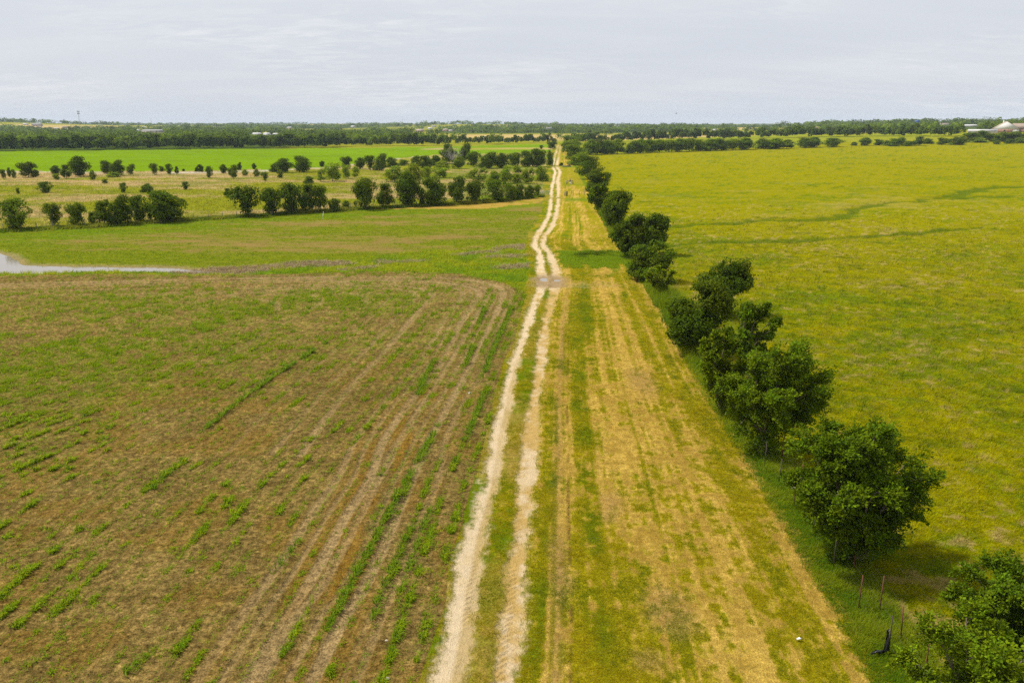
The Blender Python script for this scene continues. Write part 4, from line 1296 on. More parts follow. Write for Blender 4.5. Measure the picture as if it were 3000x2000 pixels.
edge_trees([(-60, 444), (0, 443), (500, 437.5), (620, 436), (1000, 433)], -40, 985, 15, 31, 'trees at the edge of the left wood', 'dark tree in the unbroken wood edge behind the bright green field', 1.5)
edge_trees([(985, 430.5), (1320, 426)], 985, 1322, 17, 29, 'trees at the middle wood edge', 'dark tree in the wood edge straight above the dead grey tree', 1.5)
edge_trees([(1345, 424), (1612, 419)], 1345, 1612, 14, 22, 'trees behind the tan strip', 'dark tree in the row behind the straw coloured far field', 1.0)
edge_trees([(1690, 421), (1850, 415), (2000, 411), (2400, 402), (2560, 400), (2810, 400)], 1690, 2800, 17, 25, 'trees at the edge of the right wood', 'green tree in the wood edge beyond the far right field', 1.0)

BUILDINGS = [  # px centre, py base, px width, px height, roof, wall, label
    (448, 389, 58, 8, M_ROOFGREY, M_WALLCREAM, 'long grey roofed barn in the woods right of the tallest tower'),
    (422, 377, 11, 5, M_ROOFWHITE, M_WHITE, 'tiny bright white house just above the long grey barn'),
    (405, 384, 6, 4, M_ROOFWHITE, M_WHITE, 'tiny white shed beside the left end of the long grey barn'),
    (117, 376, 8, 5, M_ROOFTAN, M_WALLPINK, 'small pinkish house below the grey roofed hilltop house'),
    (109, 370, 22, 7, M_ROOFGREY, M_WALLCREAM, 'grey roofed house on the left hilltop'),
    (75, 366.5, 11, 4, M_ROOFWHITE, M_WALLCREAM, 'pale little house farthest left on the skyline'),
    (165, 379, 14, 4, M_ROOFWHITE, M_WALLCREAM, 'low pale roofed house left of the tallest tower'),
    (193, 376, 15, 5, M_ROOFBROWN, M_WALLPINK, 'brown roofed house just left of the tallest tower'),
    (753, 398, 26, 8, M_ROOFWHITE, M_WHITE, 'leftmost of the three white farm buildings in the middle of the woods'),
    (782, 398, 19, 8, M_ROOFWHITE, M_WHITE, 'middle one of the three white farm buildings in the woods'),
    (809, 397, 17, 6, M_ROOFWHITE, M_WHITE, 'rightmost of the three white farm buildings in the woods'),
    (848, 377.5, 13, 5, M_ROOFWHITE, M_WALLPINK, 'small house with a white roof on the slope above the white farm buildings'),
    (1034, 374, 11, 5, M_ROOFWHITE, M_WALLCREAM, 'white roofed house on the pale field left of the thin middle mast'),
    (1230, 387, 22, 8, M_ROOFTAN, M_WALLPINK, 'pinkish tan roofed house right of the thin middle mast'),
    (1260, 379, 13, 5, M_ROOFWHITE, M_WHITE, 'long white shed on the pale slope'),
    (1271, 373, 13, 5, M_ROOFGREY, M_WHITE, 'highest white house on the pale slope'),
    (1305, 385, 14, 7, M_ROOFTAN, M_WALLPINK, 'reddish house beside the long orange wall'),
    (1323, 385, 18, 4, M_ROOFWHITE, M_WALLPINK, 'low long white roofed building with an orange wall'),
    (1607, 378, 21, 4, M_ROOFGREY, M_WHITE, 'low grey white shed in the woods above the end of the track'),
    (1422, 405, 7, 6, M_ROOFWHITE, M_WHITE, 'tiny white house amid the trees behind the tan strip'),
    (2095, 385, 17, 6, M_ROOFWHITE, M_WALLCREAM, 'white roofed barn above the right wood'),
    (1812, 370.5, 8, 3.5, M_ROOFWHITE, M_WHITE, 'tiny white building on the far right skyline'),
    (2392, 378, 9, 5, M_ROOFTAN, M_WALLPINK, 'tiny pinkish house in the right wood'),
    (2842, 371.5, 36, 5, M_ROOFWHITE, M_WALLCREAM, 'long white roof showing between trees left of the brick house'),
    (2767, 366, 26, 4, M_ROOFBROWN, M_WALLCREAM, 'low brown roofed building on the right skyline'),
]


def house(px, py, wpx, hpx, roof, wall, label):
    x, y, z = GT(px, py, 3200)
    d = math.hypot(x, y)
    w = wpx * d / F; h = hpx * d / F
    dep = min(w * 0.7, 14)
    t = empty('house', (x, y, z - 0.3), label, 'building', 'far buildings among the woods')
    hw = h * 0.55
    mb = MB(); mb.box((0, 0, hw / 2), (w, dep, hw)); mb.build('wall', wall, t)
    o = 0.04 * w
    rz = h - hw + 0.3
    Vr = [(-w / 2 - o, -dep / 2 - o, hw + .02), (w / 2 + o, -dep / 2 - o, hw + .02), (w / 2 + o, dep / 2 + o, hw + .02), (-w / 2 - o, dep / 2 + o, hw + .02),
          (-w / 2 + 0.12 * w, 0, hw + rz), (w / 2 - 0.12 * w, 0, hw + rz)]
    build('roof', Vr, [np.array([(0, 1, 5, 4), (2, 3, 4, 5), (3, 2, 1, 0)]), np.array([(1, 2, 5), (3, 0, 4)])], roof, t)
    nwin = max(2, int(w / 5))
    for k in range(nwin):
        mb = MB(); mb.box((-w / 2 + w * (k + 0.5) / nwin, -dep / 2 - 0.02, hw * 0.5), (min(1.4, w * 0.1), 0.06, hw * 0.4)); mb.build('window', M_GLASS, t)
    t.rotation_euler = (0, 0, math.atan2(-x, y) + (0.25 if int(px) % 2 else -0.2))
    return x, y, d


BPOS = [(b[0], b[1], b[2], b[3], *house(*b)) for b in BUILDINGS]

# large brick house, barn and grey house on the right rise
def gable_roof(mb, w, d, z, rise, ov, axis='x', c=(0, 0)):
    a, b = (w / 2 + ov, d / 2 + ov)
    if axis == 'x':
        Vv = [(-a, -b, z), (a, -b, z), (a, b, z), (-a, b, z), (-a, 0, z + rise), (a, 0, z + rise)]
        f4 = [(0, 1, 5, 4), (2, 3, 4, 5), (3, 2, 1, 0)]; f3 = [(1, 2, 5), (3, 0, 4)]
    else:
        Vv = [(-a, -b, z), (a, -b, z), (a, b, z), (-a, b, z), (0, -b, z + rise), (0, b, z + rise)]
        f4 = [(1, 2, 5, 4), (3, 0, 4, 5), (3, 2, 1, 0)]; f3 = [(0, 1, 4), (2, 3, 5)]
    Vv = np.array(Vv, float) + np.array((c[0], c[1], 0))
    mb.add(Vv, f4, f3)


x, y, z = GT(2975, 388)
D0 = math.hypot(x, y)
mpp = D0 / F
bt = empty('brick_house', (x, y, z - 0.2), 'large pink brick house with a white gable and brown roof on the right edge', 'house')
bt.rotation_euler = (0, 0, math.atan2(-x, y) + 0.12)
gw = 58 * mpp; gh = 8.0 * mpp; rise = 18 * mpp
gx0 = (2954 - 2975) * mpp
mb = MB(); mb.box((gx0, 4, gh / 2), (gw * 0.94, 12, gh)); mb.box((gx0 + gw * 0.78, 6.0, gh / 2), (gw * 0.7, 11, gh)); mb.build('wall', M_BRICK, bt)
mb = MB(); gable_roof(mb, gw, 12, gh + 0.02, rise, 0.3, 'y', (gx0, 4.2)); mb.build('gable_roof', M_ROOFTAN, bt)
a = gw / 2
mb = MB(); mb.add([(gx0 - a * 0.96, -2.34, gh + 0.1), (gx0 + a * 0.96, -2.34, gh + 0.1), (gx0, -2.34, gh + rise * 0.94), (gx0 - a * 0.96, -2.14, gh + 0.1), (gx0 + a * 0.96, -2.14, gh + 0.1), (gx0, -2.14, gh + rise * 0.94)],
                  [(0, 1, 4, 3), (1, 2, 5, 4), (2, 0, 3, 5)], [(0, 2, 1), (3, 4, 5)]); mb.build('gable', M_WHITE, bt)
mb = MB(); gable_roof(mb, gw * 0.9, 11, gh + 0.03, rise * 0.75, 0.4, 'x', (gx0 + gw * 0.72, 6.0)); mb.build('roof', M_ROOFBROWN, bt)
mb = MB(); mb.box((gx0 - 0.1 * gw, 4.0, gh + rise * 0.8), (0.9, 0.9, rise * 0.62)); mb.build('chimney', M_WHITE, bt)
mb = MB(); mb.box((gx0 + gw * 0.36, -2.05, gh * 0.42), (gw * 0.24, 0.12, gh * 0.8)); mb.build('garage_door', M_WHITE, bt)
for k in (-0.32, -0.05):
    mb = MB(); mb.box((gx0 + gw * k, -2.04, gh * 0.55), (1.3, 0.1, 1.3)); mb.build('window', M_GLASS, bt)
x, y, z = GT(2878, 391)
mpp = math.hypot(x, y) / F
bt = empty('metal_barn', (x, y, z - 0.2), 'long low cream metal barn with a white roof left of the brick house', 'barn')
bt.rotation_euler = (0, 0, math.atan2(-x, y) - 0.15)
w = 62 * mpp; h = 6 * mpp
mb = MB(); mb.box((0, 0, h / 2), (w, 10, h)); mb.build('wall', M_WALLCREAM, bt)
mb = MB(); gable_roof(mb, w, 10, h + 0.02, 4 * mpp, 0.3, 'x'); mb.build('roof', M_ROOFWHITE, bt)
for k in (-0.3, -0.05, 0.2):
    mb = MB(); mb.box((w * k, -5.03, h * 0.42), (2.6, 0.1, h * 0.8)); mb.build('door', M_WHITE, bt)
x, y, z = GT(2799, 391)
mpp = math.hypot(x, y) / F
bt = empty('grey_house', (x, y, z - 0.2), 'weathered grey house half hidden by trees left of the metal barn', 'house')
bt.rotation_euler = (0, 0, math.atan2(-x, y) + 0.1)
w = 14 * mpp
mb = MB(); mb.box((0, 0, 1.5), (w, 7, 3.0)); mb.build('wall', M_GREYWOOD, bt)
mb = MB(); gable_roof(mb, w, 7, 3.02, 2.2, 0.3, 'y'); mb.build('roof', M_ROOFGREY, bt)
x, y = G(2686, 366, 18 - 1400 * 0.001)[0], 1400.0
x = (2686 - 1500) / F * (1400 * CP + 3 * SP)
zz = float(hz(x, 1400.0))
d = math.hypot(x, 1400)
bt = empty('water_tank', (x, 1400.0, zz), 'boxy blue tank standing above the trees on the right skyline', 'tank')
top = CAM_H - 1400 * math.tan(PITCH + math.atan((352.5 - 1000) / F)); bot = CAM_H - 1400 * math.tan(PITCH + math.atan((361 - 1000) / F))
mb = MB(); mb.box((0, 0, (top + bot) / 2 - zz), (9.5 * d / F, 4, top - bot)); mb.box((0, 0, top - zz + 0.25), (9.5 * d / F + 0.5, 4.5, 0.45)); mb.build('tank', M_BLUE, bt)
for sx_ in (-1, 1):
    for sy_ in (-1, 1):
        mb = MB(); mb.box((sx_ * 4.0 * d / F, sy_ * 1.5, (bot - zz) / 2), (0.35, 0.35, max(bot - zz, 0.5))); mb.build('leg', M_BLUE, bt)

# masts
def mast(px, pyb, pyt, D, wb, wt, label, platforms):
    X = (px - 1500) / F
    y = D * math.cos(math.atan(X)); x = X * (y * CP + 18 * SP)
    zb = float(hz(x, y))
    top = CAM_H - y * math.tan(PITCH + math.atan((pyt - 1000) / F))
    h = top - zb
    t = empty('radio_mast', (x, y, zb), label, 'mast', 'masts on the skyline')
    mb = MB()
    th = [0.3, 0.3 + 2.094, 0.3 + 4.189]
    n = 14
    for a in th:
        mb.tube([(wb * math.cos(a), wb * math.sin(a), 0), (wt * math.cos(a), wt * math.sin(a), h)], [0.16, 0.12], 5)
    for k in range(n):
        f0, f1 = k / n, (k + 1) / n
        r0 = wb + (wt - wb) * f0; r1 = wb + (wt - wb) * f1
        for i in range(3):
            a, b = th[i], th[(i + 1) % 3]
            mb.tube([(r0 * math.cos(a), r0 * math.sin(a), h * f0), (r1 * math.cos(b), r1 * math.sin(b), h * f1)], [0.08, 0.08], 4)
    mb.build('lattice', M_PIPE, t)
    for f in platforms:
        mb = MB()
        for k in range(12):
            a = k * math.pi / 6
            mb.box((2.6 * math.cos(a), 2.6 * math.sin(a), h * f), (0.5, 0.4, 2.4), a)
        mb.tube([(0, 0, h * f - 0.2), (0, 0, h * f + 0.2)], [2.4, 2.4], 12)
        mb.build('antenna_ring', M_DARKPOST, t)
    mb = MB(); mb.tube([(0, 0, h), (0, 0, h * 1.05)], [0.12, 0.05], 5); mb.build('spike', M_PIPE, t)


mast(237, 367, 326, 2300, 2.2, 0.9, 'tallest lattice mast with two antenna rings, on the left skyline', (0.985, 0.87))
mast(445, 365, 345, 3300, 0.9, 0.5, 'thin short mast right of the tallest one on the left skyline', ())
mast(1180, 363, 339, 3300, 0.8, 0.4, 'thin mast on the skyline near the middle, above the wooded rise', ())
mast(1312, 362, 347, 3300, 0.6, 0.3, 'faint short mast right of the thin middle mast', ())

# woods as one mass behind
def clear_of_buildings(x, y, h, wpx):
    d = np.hypot(x, y)
    z = hz(x, y)
    px, pyb = proj(x, y, z)
    _, pyt = proj(x, y, z + h)
    ok = np.ones(len(x), bool)
    for (bx, by, bw, bh, hx, hy, bd) in BPOS + [(2975, 388, 60, 30, 0, 0, 750), (2878, 391, 76, 12, 0, 0, 720), (2799, 390, 14, 8, 0, 0, 740)]:
        hit = (np.abs(px - bx) < bw / 2 + wpx * 0.35) & (pyt < by - 0.3 * bh) & (d < bd + 12)
        ok &= ~hit
    return ok


def wood(name, seed, n, y0, y1, hmin, hmax, wmin, wmax, ncard, csize, dens, region):
    r = np.random.default_rng(seed)
    y = y0 * (y1 / y0) ** r.uniform(0, 1, n)
    x = r.uniform(-0.78, 0.78, n) * y
    ok = region(x, y) & (vnoise(x / 260 + 0.3 * vnoise(x / 90, y / 90, 9), y / 420, 8) < dens + 0.25 * vnoise(x / 60, y / 60, 91))
    x, y = x[ok], y[ok]
    h = r.uniform(hmin, hmax, len(x)); w = r.uniform(wmin, wmax, len(x))
    ok = clear_of_buildings(x, y, h, w / np.hypot(x, y) * F)
    x, y, h, w = x[ok], y[ok], h[ok], w[ok]
    t = r.uniform(0.75, 1.9, (len(x), 1)) * (1 + r.choice([0, 0, 0, 0.15, 0.4], len(x))[:, None] * np.array((1, 0.6, 0.2)))
    Vv, q, c = lump_cards(seed, x, y, hz(x, y) - 0.2, w * 0.5, h, ncard, np.full(len(x), csize), t)
    o = build(name, Vv, [q], M_LEAF, None, col=c)
    o.color = (1, 1, 1, 1)
    return tag(o, kind='stuff')


def reg_left(x, y):
    px, py = proj(x, y, 0)
    b = line_at(BRIGHT_HI, x)
    return (x < 30) & (y > np.maximum(b + 14, np.where(px > 985, G(0, 426)[1], 0)))


def reg_right(x, y):
    px, py = proj(x, y, 0)
    lim = np.interp(px, [1640, 1850, 2000, 2400, 2560, 2810, 3100], [670, 740, 800, 850, 850, 760, 800])
    return (x >= 30) & (y > lim)


o = wood('woodland', 31, 5200, 590, 1500, 6.5, 10.5, 8, 14, 110, 1.5, 0.60, reg_left)
tag(o, 'dense dark green woodland stretching behind the bright green field', 'woodland')
o = wood('woodland', 32, 5200, 650, 1500, 6.5, 10.0, 8, 14, 110, 1.5, 0.62, reg_right)
tag(o, 'green woodland behind the far right field and around the brick house', 'woodland')
o = wood('distant_woodland', 33, 5600, 1450, 5600, 6, 13, 14, 40, 110, 2.6, 0.52, lambda x, y: y > 1400)
tag(o, 'hazy bluish wooded hills along the horizon', 'woodland')

# ------------------------------------------------------------------ grass, crop and weeds standing on the land
def blades(seed, X, Y, Z, H_, nb, spread, width, tint, wind=(0.25, -0.05), splay=0.55, arch=False):
    """tufts of blades; tint is (n,3)"""
    r = np.random.default_rng(seed)
    n = len(X)
    if n == 0:
        return np.zeros((0, 3)), [np.zeros((0, 3), int)], np.zeros((0, 3))
    i = np.repeat(np.arange(n), nb)
    m = len(i)
    a = r.uniform(0, 2 * math.pi, m)
    rad = spread[i] * np.sqrt(r.uniform(0, 1, m))
    b = np.stack([X[i] + np.cos(a) * rad, Y[i] + np.sin(a) * rad, Z[i] - 0.02], 1)
    h = H_[i] * r.uniform(0.55, 1.2, m)
    a2 = a + r.normal(0, 0.7, m)
    out_ = np.stack([np.cos(a2), np.sin(a2)], 1) * (splay * r.uniform(0.3, 1.3, m))[:, None] + np.array(wind)
    w = width[i] * r.uniform(0.7, 1.3, m)
    sa = r.uniform(0, math.pi, m)
    sd = np.stack([np.cos(sa) * w, np.sin(sa) * w, np.zeros(m)], 1) * 0.5
    tip = b + np.stack([out_[:, 0] * h, out_[:, 1] * h, h], 1)
    c = tint[i] * r.uniform(0.78, 1.22, (m, 1)) * (1 + r.normal(0, 0.06, (m, 3)))
    if not arch:
        V = np.stack([b - sd, b + sd, tip], 1).reshape(-1, 3)
        return V, [np.arange(m * 3).reshape(-1, 3)], np.repeat(c, 3, 0)
    mid = b + np.stack([out_[:, 0] * h * 0.45, out_[:, 1] * h * 0.45, h * 0.8], 1)
    tip = b + np.stack([out_[:, 0] * h * 1.25, out_[:, 1] * h * 1.25, h * 0.72], 1)
    V = np.stack([b - sd * 0.6, b + sd * 0.6, mid + sd, mid - sd, tip], 1).reshape(-1, 3)
    k = np.arange(m)[:, None] * 5
    return V, [k + np.array([[0, 1, 2, 3]]), k + np.array([[3, 2, 4]])], np.repeat(c, 5, 0)


def join(parts):
    V = []; C_ = []; F3 = []; F4 = []; o = 0
    for v, fs, c in parts:
        for f in fs:
            if len(f):
                (F3 if f.shape[1] == 3 else F4).append(f + o)
        V.append(v); C_.append(c); o += len(v)
    return np.vstack(V), ([np.vstack(F4)] if F4 else []) + ([np.vstack(F3)] if F3 else []), np.vstack(C_)


def scatter(seed, n, y0, y1, half, power=1.5):
    """random spots, thinning out with distance"""
    r = np.random.default_rng(seed)
    # density per m2 ~ y^-power, width ~ y  ->  pdf(y) ~ y^(1-power)
    e = 2 - power
    u = r.uniform(0, 1, n)
    y = (y0 ** e + u * (y1 ** e - y0 ** e)) ** (1 / e) if abs(e) > 1e-6 else y0 * (y1 / y0) ** u
    x = r.uniform(-half, half, n) * y
    return x, y, r


G3 = lambda t: np.array(t)

# pasture
x, y, r = scatter(1, 150000, 20, 210, 0.72, 1.75)
k = x > x_at(FENCE, y) + 0.4
x, y = x[k], y[k]
d = land(x, y)
k = (d['zone'] == 4) & (r.uniform(size=len(x)) < d['veg'] * S(205, 90, y + 30 * (fbm(x / 20, y / 12, 3, 74) - 0.5)))
sc_ = (y / 30) ** 0.55
g = fbm(x / 2.2, y / 2.2, 3, 70)
tint = d['past'] * (1.25 + 0.9 * g)[:, None]
tint = tint * r.uniform(0.8, 1.25, (len(x), 1))
clump = r.uniform(size=len(x)) < 0.05
tint = mix(tint, G3((0.085, 0.125, 0.003)), 0.75 * clump)
tint = mix(tint, G3((0.34, 0.27, 0.075)), 0.65 * (r.uniform(size=len(x)) < 0.07 + 0.6 * d['tus']))
ht = (0.10 + 0.20 * g ** 2 + 0.14 * clump) * np.minimum(sc_, 1.5)
a = blades(2, x[k], y[k], (hz(x, y) + d['z'])[k], ht[k], 9, (0.17 * sc_)[k], (0.028 * sc_)[k], tint[k], (0.35, -0.1), 0.8)
o = build('pasture_grass', *[a[0], a[1]], M_GRASS, col=a[2])
tag(o, 'yellow green tufted grass covering the big pasture right of the trees', 'grass', None, 'stuff')

# mown strip and verges of the track
x, y, r = scatter(3, 420000, 20, 130, 0.60, 1.75)
k = (x > x_at(EDGE, y) - 0.6) & (x < x_at(FENCE, y) + 1.0)
x, y = x[k], y[k]
d = land(x, y)
sc_ = (y / 30) ** 0.6
gz_ = hz(x, y) + d['z']
rv = r.uniform(size=len(x))
gr = d['inter'] & (rv < d['veg'] * 0.9) & (d['u'] < 0.95)
dr = d['inter'] & ~gr & (rv < d['dry'] * 0.8)
vg = d['inter'] & (d['u'] >= 0.93) & (y < 130)
sww = d['inter'] & (d['sw'] > 0.4)
tg = mix(np.broadcast_to(G3((0.18, 0.21, 0.005)), (len(x), 3)), G3((0.35, 0.285, 0.006)), S(0.25, 0.7, fbm(x / 0.9, y / 2.0, 3, 71)))
ts = mix(np.broadcast_to(G3((0.56, 0.365, 0.065)), (len(x), 3)), G3((0.42, 0.285, 0.045)), r.uniform(size=len(x)))
A = blades(4, x[gr], y[gr], gz_[gr], (0.07 + 0.06 * r.uniform(size=gr.sum())) * np.minimum(sc_[gr], 1.4), 6, 0.10 * sc_[gr], 0.020 * sc_[gr], tg[gr], (0.2, 0), 0.9)
B = blades(5, x[dr], y[dr], gz_[dr], (0.035 + 0.04 * r.uniform(size=dr.sum())) * np.minimum(sc_[dr], 1.4), 5, 0.13 * sc_[dr], 0.018 * sc_[dr], ts[dr], (0.4, 0.3), 2.6)
a = join([A, B])
o = build('mown_grass', a[0], a[1], M_GRASS, col=a[2])
tag(o, 'short cut grass and straw on the mown strip beside the track', 'grass', None, 'stuff')
x2, y2, r = scatter(6, 120000, 20, 170, 0.62, 1.5)
xf_ = x_at(FENCE, y2)
k = (x2 > xf_ - 0.9) & (x2 < xf_ + 1.3)
x2 = np.concatenate([x2[k]] * 4) ; y2 = np.concatenate([y2[k]] * 4)
x2 = x2 + r.normal(0, 0.45, len(x2)); y2 = y2 + r.normal(0, 0.5, len(y2))
d2 = land(x2, y2)
k = (d2['u'] > 0.91) & (x2 < d2['xf'] + 1.5)
x2, y2 = x2[k], y2[k]
z2 = (hz(x2, y2) + d2['z'][k])
sc2 = (y2 / 30) ** 0.5
g2 = fbm(x2 / 1.2, y2 / 1.2, 3, 72)
tv = mix(np.broadcast_to(G3((0.125, 0.215, 0.006)), (len(x2), 3)), G3((0.25, 0.30, 0.010)), S(0.3, 0.7, g2))
A = blades(7, x2, y2, z2, (0.14 + 0.34 * g2 ** 2 + 0.9 * S(50, 75, y2) * S(0.45, 0.62, fbm(x2 / 2.0, y2 / 3.5, 2, 89))) * np.minimum(sc2, 1.3), 9, 0.16 * sc2, 0.026 * sc2, tv, (0.35, -0.1), 0.7)
a = A
o = build('verge_grass', a[0], a[1], M_GRASS, col=a[2])
tag(o, 'tall fresh green grass along the foot of the right hand fence', 'grass', None, 'stuff')

# tall weeds of the swale that crosses the strip
r = np.random.default_rng(8)
n = 7000
sy0, sy1 = G(1700, 786)[1], G(1700, 737)[1]
y3 = r.uniform(sy0, sy1, n); x3 = r.uniform(2.0, 17.0, n)
d3 = land(x3, y3)
k = (d3['sw'] > 0.35) & (d3['u'] > 0.08)
x3, y3 = x3[k], y3[k]
px3, py3 = proj(x3, y3, 0)
cx3, cy3 = G(1722, 752)
cl = np.exp(-((x3 - cx3) / 2.6) ** 2 - ((y3 - cy3) / 2.6) ** 2) + 0.6 * np.exp(-((x3 - G(1775, 742)[0]) / 2.6) ** 2 - ((y3 - G(1775, 742)[1]) / 2.4) ** 2)
cl = cl * S(0.35, 0.6, fbm(x3 / 1.6, y3 / 1.2, 2, 76))
h3 = 0.20 + 0.55 * np.clip(cl, 0, 1) * (0.6 + 0.6 * fbm(x3 / 1.1, y3 / 1.1, 2, 73))
t3 = mix(np.broadcast_to(G3((0.235, 0.33, 0.008)), (len(x3), 3)), G3((0.12, 0.18, 0.006)), S(0.3, 0.7, cl))
a = blades(9, x3, y3, hz(x3, y3), h3, 9, np.full(len(x3), 0.30), np.full(len(x3), 0.09), t3, (0.3, 0), 0.45)
o = build('tall_weeds', a[0], a[1], M_GRASS, col=a[2])
tag(o, 'dark green tall weeds crossing the mown strip beyond the puddle', 'weeds', None, 'stuff')

# young crop and weeds in the near field
x, y, r = scatter(10, 300000, 19, 108, 0.74, 1.45)
k = x < x_at(EDGE, y) + 0.6
x, y = x[k], y[k]
d = land(x, y)
# pull most of the plants onto their rows
onrow = r.uniform(size=len(x)) < 0.84
xs = x - (d['s'] - d['rid'] * ROWSP) / d['sx'] + r.normal(0, 0.055, len(x))
x = np.where(onrow, xs, x)
rowpow = hash2(d['rid'], d['rid'] * 0 + 5, 77)
prob = 0.20 + 1.5 * (d['vegf'] - 0.46) + onrow * (1.5 * (d['run'] - 0.55) + 0.10 * (rowpow > 0.75)) + 0.22 * d['roadrow'] * (rowpow > 0.4) + 1.1 * (fbm(x / 1.1, y / 1.1, 2, 75) - 0.52)
prob = prob * (1 - 0.9 * np.clip(d['tm'], 0, 1)) * 2.0 * S(0.44, 0.64, fbm(x / 0.45, y / 0.6, 2, 78))
k = d['field'] & (r.uniform(size=len(x)) < np.clip(prob, 0.022, 1))
x, y = x[k], y[k]
dz_ = land(x, y)
k2 = dz_['zone'] == 1
x, y = x[k2], y[k2]
pb = np.clip(prob[k][k2], 0, 1)
z = (hz(x, y) + dz_['z'][k2])
n = len(x)
sc_ = (y / 30) ** 0.45
big = r.uniform(size=n)
hh = (0.08 + 0.20 * big ** 2 * (0.4 + pb)) * np.minimum(sc_, 1.5)
tc_ = mix(np.broadcast_to(G3((0.175, 0.285, 0.005)), (n, 3)), G3((0.30, 0.34, 0.008)), r.uniform(size=n) ** 1.5)
tc_ = mix(tc_, G3((0.09, 0.15, 0.010)), 0.6 * (r.uniform(size=n) < 0.2))
nearm = y < 48
A = blades(11, x[nearm], y[nearm], z[nearm], hh[nearm], 7, 0.07 * sc_[nearm], 0.026 * sc_[nearm], tc_[nearm], (0.2, -0.05), 0.85, True)
B = blades(12, x[~nearm], y[~nearm], z[~nearm], hh[~nearm], 8, 0.14 * sc_[~nearm], 0.036 * sc_[~nearm], tc_[~nearm], (0.2, -0.05), 0.85)
parts = [A, B]
# the strongest rows beside the wheel marks
for pts, dens in ((gpts([(1285, 1242), (1232, 1335), (1178, 1430)]), 9), (gpts([(1170, 1440), (1120, 1540), (1060, 1650), (1000, 1765), (955, 1850)]), 13),
                  (gpts([(1276, 1052), (1248, 1100), (1221, 1156)]), 7), (gpts([(1205, 1545), (1160, 1640), (1110, 1750), (1085, 1830)]), 7),
                  (gpts([(1260, 1490), (1215, 1610), (1160, 1775)]), 6), (gpts([(1420, 900), (1400, 950), (1385, 985)]), 6), (gpts([(1500, 900), (1478, 950), (1450, 1010), (1420, 1090)]), 7),
                  (gpts([(957, 1002), (870, 1060), (780, 1120), (700, 1178), (595, 1262)]), 7), (gpts([(560, 1330), (480, 1400), (440, 1440)]), 6),
                  (gpts([(1385, 1010), (1372, 1048), (1362, 1085)]), 5), (gpts([(1418, 1150), (1400, 1200), (1385, 1240), (1360, 1290), (1330, 1360)]), 7), (gpts([(930, 1530), (870, 1590), (800, 1680)]), 4), (gpts([(420, 1920), (350, 1990)]), 5)):
    P = np.array(pts)
    for (ax, ay), (bx, by) in zip(P[:-1], P[1:]):
        L = math.hypot(bx - ax, by - ay)
        m = int(L * dens * 1.5)
        t = r.uniform(0, 1, m)
        gap = vnoise((ay + (by - ay) * t) * 0.55, np.zeros(m) + ax, 79) > 0.16
        t = t[gap]; m = len(t)
        xx = ax + (bx - ax) * t + r.normal(0, 0.05, m); yy = ay + (by - ay) * t
        zz_ = ground_z(xx, yy)
        s_ = (yy / 30) ** 0.4
        parts.append(blades(200 + m, xx, yy, zz_, r.uniform(0.18, 0.36, m) * np.minimum(s_, 1.3), 8, 0.09 * s_, 0.032 * s_,
                            mix(np.broadcast_to(G3((0.115, 0.215, 0.007)), (m, 3)), G3((0.19, 0.26, 0.01)), r.uniform(size=m)), (0.2, -0.05), 0.8, True))
a = join(parts)
o = build('crop_seedlings', a[0], a[1], M_GRASS, col=a[2])
tag(o, 'young green crop and weeds in broken rows on the brown field', 'crop', None, 'stuff')

# dead bits and tiny weeds that roughen the soil
x, y, r = scatter(13, 260000, 19, 104, 0.74, 1.6)
k = x < x_at(EDGE, y)
x, y = x[k], y[k]
d = land(x, y)
rowy = (r.uniform(size=len(x)) < 0.30)
x = np.where(rowy, x - (d['s'] - d['rid'] * ROWSP) / d['sx'] + r.normal(0, 0.05, len(x)), x)
k = d['field'] & (d['tm'] < 0.4) & (x < x_at(EDGE, y))
rowy = rowy[k]
x, y, zz_ = x[k], y[k], (hz(x, y) + d['z'])[k]
n = len(x)
s_ = (y / 30) ** 0.5
tt_ = mix(np.broadcast_to(G3((0.25, 0.175, 0.065)), (n, 3)), G3((0.24, 0.12, 0.015)), r.uniform(size=n))
wd_ = (r.uniform(size=n) < 0.20) | (rowy & (fbm(x / 0.5, y / 0.7, 2, 88) > 0.46))
tt_ = mix(tt_, G3((0.17, 0.23, 0.008)), wd_ * 1.0)
a = blades(14, x, y, zz_, np.where(wd_, 0.085, 0.035) * s_, 4, 0.10 * s_, 0.020 * s_, tt_, (0.3, 0.2), 2.2)
o = build('soil_stubble', a[0], a[1], M_STALK, col=a[2])
tag(o, 'dry stubble and tiny weeds littering the brown field soil', 'stubble', None, 'stuff')

# waterway grass, upper field rim, dry stalks
x, y, r = scatter(15, 150000, 76, 175, 0.74, 1.2)
k = x < x_at(EDGE, y) + 0.8
x, y = x[k], y[k]
d = land(x, y)
rv = r.uniform(size=len(x))
n = len(x)
gz_ = hz(x, y) + d['z']
ww = (d['zone'] == 5) & (rv < 0.42 * d['veg'])
uf = (d['zone'] == 6) & (rv < 0.5 * d['veg'] ** 1.5)
st = (d['dry'] > 0.35) & (d['zone'] == 5)
g = fbm(x / 3.0, y / 3.0, 3, 81)
tw_ = mix(np.broadcast_to(G3((0.16, 0.255, 0.008)), (n, 3)), G3((0.33, 0.36, 0.012)), S(0.2, 0.6, g))
A = blades(16, x[ww], y[ww], gz_[ww], 0.22 + 0.40 * g[ww] ** 1.5, 8, np.full(ww.sum(), 0.34), np.full(ww.sum(), 0.075), tw_[ww], (0.3, 0), 0.6)
o = build('waterway_grass', A[0], A[1], M_GRASS, col=A[2])
tag(o, 'lush tall grass filling the waterway between the two crop fields', 'grass', None, 'stuff')
